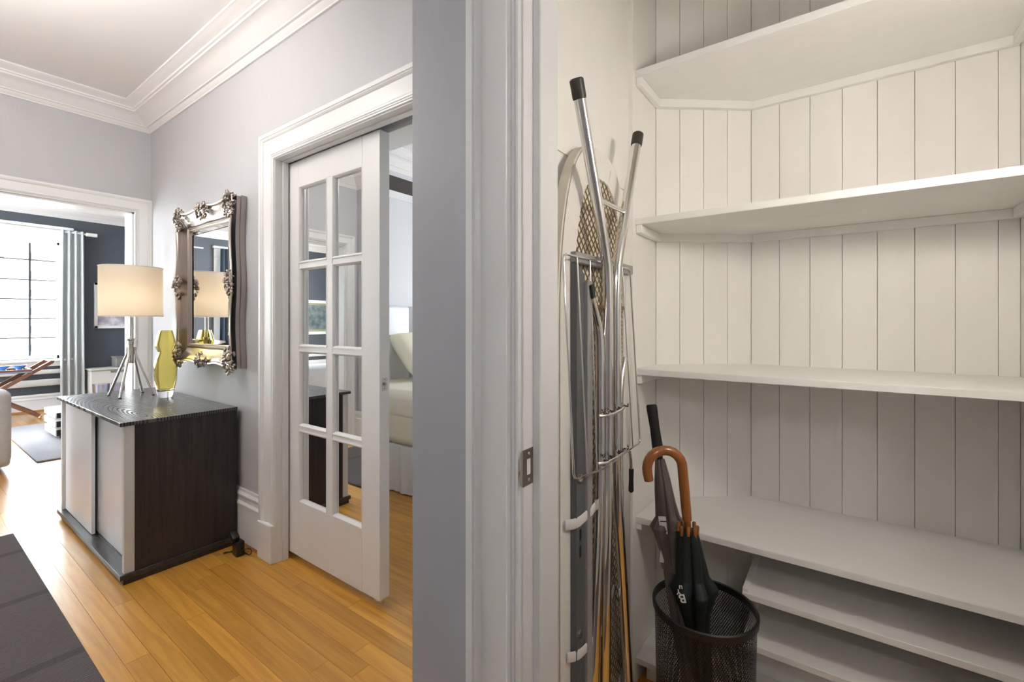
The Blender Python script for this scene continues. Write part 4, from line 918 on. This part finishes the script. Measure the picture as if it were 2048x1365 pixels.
# cradle bars holding the tubes together
for z, y0, y1 in ((0.975, 1.005, 1.160), (0.862, 1.0, 1.19)):
    bm = bmesh.new(); tube(bm, smoothpath([(-0.470, y0, z), (-0.456, y0+0.02, z), (-0.456, (y0+y1)/2, z-0.002), (-0.458, y1-0.03, z+0.002), (-0.470, y1, z+0.004)], 2), 0.0038, 10); cb_ = M('cradle_bar', bm, 'chrome', ib, 50)
    for y in (1.03, 1.068, 1.12, 1.155):
        bm = bmesh.new(); tube(bm, [(-0.462, y-0.014, z+0.006), (-0.457, y, z+0.002), (-0.462, y+0.014, z+0.006)], 0.0022, 6); M('clip', bm, 'cap_rubber', cb_)
bm = bmesh.new(); tube(bm, smoothpath([(-0.468, 1.13, 0.862), (-0.460, 1.155, 0.860), (-0.460, 1.182, 0.850), (-0.460, 1.188, 0.80)], 2), 0.0042, 10); lv = M('release_lever', bm, 'chrome', ib, 50)
bm = bmesh.new(); tube(bm, [(-0.460, 1.188, 0.803), (-0.460, 1.188, 0.80), (-0.460, 1.187, 0.775), (-0.460, 1.186, 0.745), (-0.460, 1.186, 0.740)], [0.006, 0.0068, 0.0062, 0.0072, 0.004], 12); M('grip', bm, 'black_plastic', lv, 50)

# ------------------------------------------------------------------ mesh bin with umbrellas
bc = Vector((-0.293, 1.269)); BR, BZ = 0.130, 0.46
bn = thing('mesh_bin', 'tall round black wire mesh bin holding the umbrellas', 'bin', (bc.x, bc.y, 0))
bm = bmesh.new(); NS = 128; H0, H1 = 0.012, BZ-0.014
for sgn in (1, -1):
    for i in range(NS):
        a0 = 2*PI*i/NS; turn = sgn*1.9; segs = 20; rr = BR-0.006 + (0.0005 if sgn > 0 else 0); w = 0.0013
        prev = None
        for k in range(segs+1):
            t = k/segs; a = a0+turn*t; z = H0+(H1-H0)*t; r = rr*(0.93+0.07*t)
            da = w/r*0.87; p1 = bm.verts.new((bc.x+r*math.cos(a-da), bc.y+r*math.sin(a-da), z)); p2 = bm.verts.new((bc.x+r*math.cos(a+da), bc.y+r*math.sin(a+da), z))
            if prev: bm.faces.new((prev[0], prev[1], p2, p1))
            prev = (p1, p2)
tag(M('mesh_wall', bm, 'black_metal', bn), kind='stuff')
bm = bmesh.new(); lathe(bm, [(BR-0.007, BZ-0.020), (BR-0.001, BZ-0.020), (BR, BZ-0.012), (BR, BZ-0.003), (BR-0.003, BZ), (BR-0.007, BZ-0.002), (BR-0.007, BZ-0.020)], (bc.x, bc.y), 64, False); M('rim', bm, 'black_metal', bn, 40)
bm = bmesh.new(); lathe(bm, [(0.01, 0.002), (BR*0.93, 0.0), (BR*0.935, 0.014), (BR*0.91, 0.014), (BR*0.90, 0.006), (0.01, 0.006)], (bc.x, bc.y), 48); M('base_plate', bm, 'black_metal', bn, 40)

def canopy(axis, prof, nf, amp, tw, seed, n=64):
    """folded cloth around a shaft: prof = list of (axis fraction, radius, fold depth)"""
    rnd = random.Random(seed); a, b = Vector(axis[0]), Vector(axis[1]); d = (b-a).normalized()
    u = Vector((1, 0, 0)); u = (u-d*u.dot(d)).normalized(); v = d.cross(u); rings = []
    ph = [rnd.uniform(-0.25, 0.25) for _ in range(nf)]; K = 44
    def lerp(s):
        for (s0, r0, f0), (s1, r1, f1) in zip(prof[:-1], prof[1:]):
            if s0 <= s <= s1:
                t = (s-s0)/(s1-s0); return r0+(r1-r0)*t, f0+(f1-f0)*t
        return prof[-1][1:]
    S = sorted(set([p[0] for p in prof] + [i/K for i in range(K+1)])); S = [s for s in S if prof[0][0] <= s <= prof[-1][0]]
    for s in S:
        r, f = lerp(s); c = a+(b-a)*s; ring = []
        for k in range(n):
            th = 2*PI*k/n; x = th*nf/(2*PI); i = int(x) % nf
            fold = abs(math.sin(x*PI + ph[i]*0.5)); saw = (x-int(x))
            q = r*(1 - f*(1-(0.55*fold+0.45*saw))) + 0.0012*math.sin(7*s*PI+th*3+seed)
            an = th + tw*s
            ring.append(c + (u*math.cos(an)+v*math.sin(an))*q)
        rings.append(ring)
    bm = bmesh.new(); skin(bm, rings); return bm
def label_patch(parent, c, w, h, th_, mat, tilt=0.0):
    nrm = Vector((0.25, -0.968, 0)).normalized(); sd = Vector((0.968, 0.25, 0)); up = Vector((0, 0, 1))
    m = Matrix((sd, nrm, up)).transposed().to_4x4(); m.translation = Vector(c); m = m @ Matrix.Rotation(tilt, 4, 'Y')
    bm = bmesh.new(); obox(bm, m, w, th_, h, 0.0); return M('printed_label', bm, mat, parent), m
def letter(parent, ch, size, m, dx, dz, rot, mat):
    cu = bpy.data.curves.new('letter', 'FONT'); cu.body = ch; cu.size = size; cu.extrude = 0.0002; cu.align_x = 'CENTER'; cu.align_y = 'CENTER'; cu.offset = 0.0004
    cu.materials.append(MATS[mat]); o = bpy.data.objects.new('letter', cu); COL.objects.link(o); o.parent = parent
    loc = m @ Vector((dx, 0.0012, dz)); b3 = m.to_3x3()
    mm = Matrix((b3.col[0], b3.col[2], b3.col[1])).transposed().to_4x4(); mm.translation = loc - wloc(parent)
    mm = mm @ Matrix.Rotation(rot, 4, 'Z')
    dgp = bpy.context.evaluated_depsgraph_get(); me = bpy.data.meshes.new_from_object(o.evaluated_get(dgp)); bpy.data.objects.remove(o); bpy.data.curves.remove(cu)
    me.transform(mm); o = bpy.data.objects.new('letter', me); COL.objects.link(o); o.parent = parent
    if not me.materials: me.materials.append(MATS[mat])

# brown umbrella
ua, ub = Vector((-0.440, 1.290, 0.962)), Vector((-0.272, 1.222, 0.020))
def A(z): return ua + (ub-ua)*((ua.z-z)/(ua.z-ub.z))
um = thing('umbrella', 'brown grey folded umbrella with straight black foam handle', 'umbrella', (ub.x, ub.y, 0.02), 'umbrellas in the bin')
bm = bmesh.new(); tube(bm, [A(0.964), A(0.960), A(0.945), A(0.90), A(0.845), A(0.83)], [0.0125, 0.0150, 0.0150, 0.0135, 0.0152, 0.013], 18); M('handle', bm, 'black_foam', um, 50)
bm = bmesh.new(); tube(bm, [A(0.84), A(0.80)], [0.0105, 0.0100], 16); M('collar', bm, 'black_plastic', um, 50)
bm = bmesh.new(); tube(bm, [A(0.80), ub], 0.004, 8); M('shaft', bm, 'black_metal', um)
top, bot = A(0.815), A(0.03)
bm = canopy((top, bot), [(0.0, 0.014, 0.3), (0.07, 0.023, 0.3), (0.15, 0.030, 0.3), (0.19, 0.035, 0.35), (0.222, 0.060, 0.55), (0.245, 0.050, 0.45), (0.31, 0.039, 0.3), (0.345, 0.034, 0.25), (0.37, 0.036, 0.3), (0.48, 0.037, 0.35), (0.62, 0.034, 0.35), (0.85, 0.024, 0.4), (1.0, 0.006, 0.2)], 6, 0.3, 1.2, 3)
can = M('canopy', bm, 'brown_nylon', um, 55)
zst = 0.815-(0.785)*0.345
bm = bmesh.new(); c0 = A(zst); tube(bm, [c0+Vector((0, 0, 0.010)), c0-Vector((0, 0, 0.010))], [0.036, 0.036], 24, False); M('strap', bm, 'brown_nylon', um, 50)
bm = bmesh.new(); obox(bm, Matrix.Translation(c0+Vector((0.034, -0.012, -0.004))) @ Matrix.Rotation(0.25, 4, 'Y'), 0.012, 0.003, 0.034, 0.001); M('strap_end', bm, 'brown_nylon', um)
p1, m1 = label_patch(can, A(0.655)+Vector((-0.002, -0.0400, 0)), 0.019, 0.046, 0.0010, 'print_white', -0.12)
letter(p1, 'I', 0.024, m1, 0.003, 0.010, PI/2, 'black_plastic'); letter(p1, 'N', 0.022, m1, -0.001, -0.012, PI/2+0.4, 'black_plastic')
p2, m2 = label_patch(can, A(0.570)+Vector((-0.020, -0.032, 0)), 0.011, 0.034, 0.0010, 'print_white', 0.1)

# green umbrella with crook handle
ga, gb = Vector((-0.322, 1.214, 0.700)), Vector((-0.276, 1.262, 0.020))
def G(z): return ga + (gb-ga)*((ga.z-z)/(ga.z-gb.z))
ug = thing('umbrella', 'dark green folded umbrella with curved wooden crook handle', 'umbrella', (gb.x, gb.y, 0.02), 'umbrellas in the bin')
sd = Vector((0.810, 0.586, 0)); cr = 0.0455
pth = [G(0.690), G(0.72), G(0.78)]
tp = G(0.825); cc = tp - sd*cr
for i in range(0, 13):
    a = i/12*PI; pth.append(cc + sd*cr*math.cos(a) + Vector((0, 0, cr*math.sin(a))))
pth.append(cc - sd*(cr*0.98) + Vector((0, 0, -0.012))); pth.append(cc - sd*(cr*0.90) + Vector((0, 0, -0.032)))
bm = bmesh.new(); rr = [0.0125]*len(pth); rr[0] = 0.0115; rr[-1] = 0.0115; tube(bm, pth, rr, 20); hd_ = M('handle', bm, 'handle_wood', ug, 50)
bm = bmesh.new(); tube(bm, [G(0.692), G(0.655)], [0.0085, 0.0080], 14); M('collar', bm, 'handle_wood', ug, 50)
bm = bmesh.new(); tube(bm, [G(0.66), gb], 0.0045, 8); M('shaft', bm, 'black_metal', ug)
for i in range(8):
    an = i*PI/4+0.3; p = G(0.668) + Vector((math.cos(an)*0.0225, math.sin(an)*0.0225, random.uniform(-0.003, 0.003)))
    bm = bmesh.new(); tube(bm, [p+Vector((0, 0, -0.012)), p+Vector((0, 0, 0.010)), p+Vector((0, 0, 0.012))], [0.0042, 0.0050, 0.0035], 10); M('rib_tip', bm, 'handle_wood', ug, 50)
bm = canopy((G(0.660), G(0.03)), [(0.0, 0.026, 0.3), (0.04, 0.032, 0.35), (0.10, 0.037, 0.35), (0.18, 0.044, 0.38), (0.232, 0.070, 0.6), (0.27, 0.058, 0.5), (0.33, 0.042, 0.4), (0.40, 0.035, 0.35), (0.6, 0.031, 0.4), (0.85, 0.022, 0.4), (1.0, 0.006, 0.2)], 6, 0.3, 1.0, 5)
cg_ = M('canopy', bm, 'green_nylon', ug, 55)
nrm = Vector((0.25, -0.968, 0)); sdv = Vector((0.968, 0.25, 0)); mm = Matrix((sdv, nrm, Vector((0, 0, 1)))).transposed().to_4x4(); mm.translation = G(0.52)+Vector((-0.006, -0.060, 0))
letter(cg_, 'B', 0.030, mm, -0.004, -0.006, PI+0.25, 'print_white'); letter(cg_, 'Y', 0.018, mm, -0.013, 0.008, PI+0.2, 'print_white'); letter(cg_, 'n', 0.018, mm, -0.008, 0.022, 0.1, 'print_white')
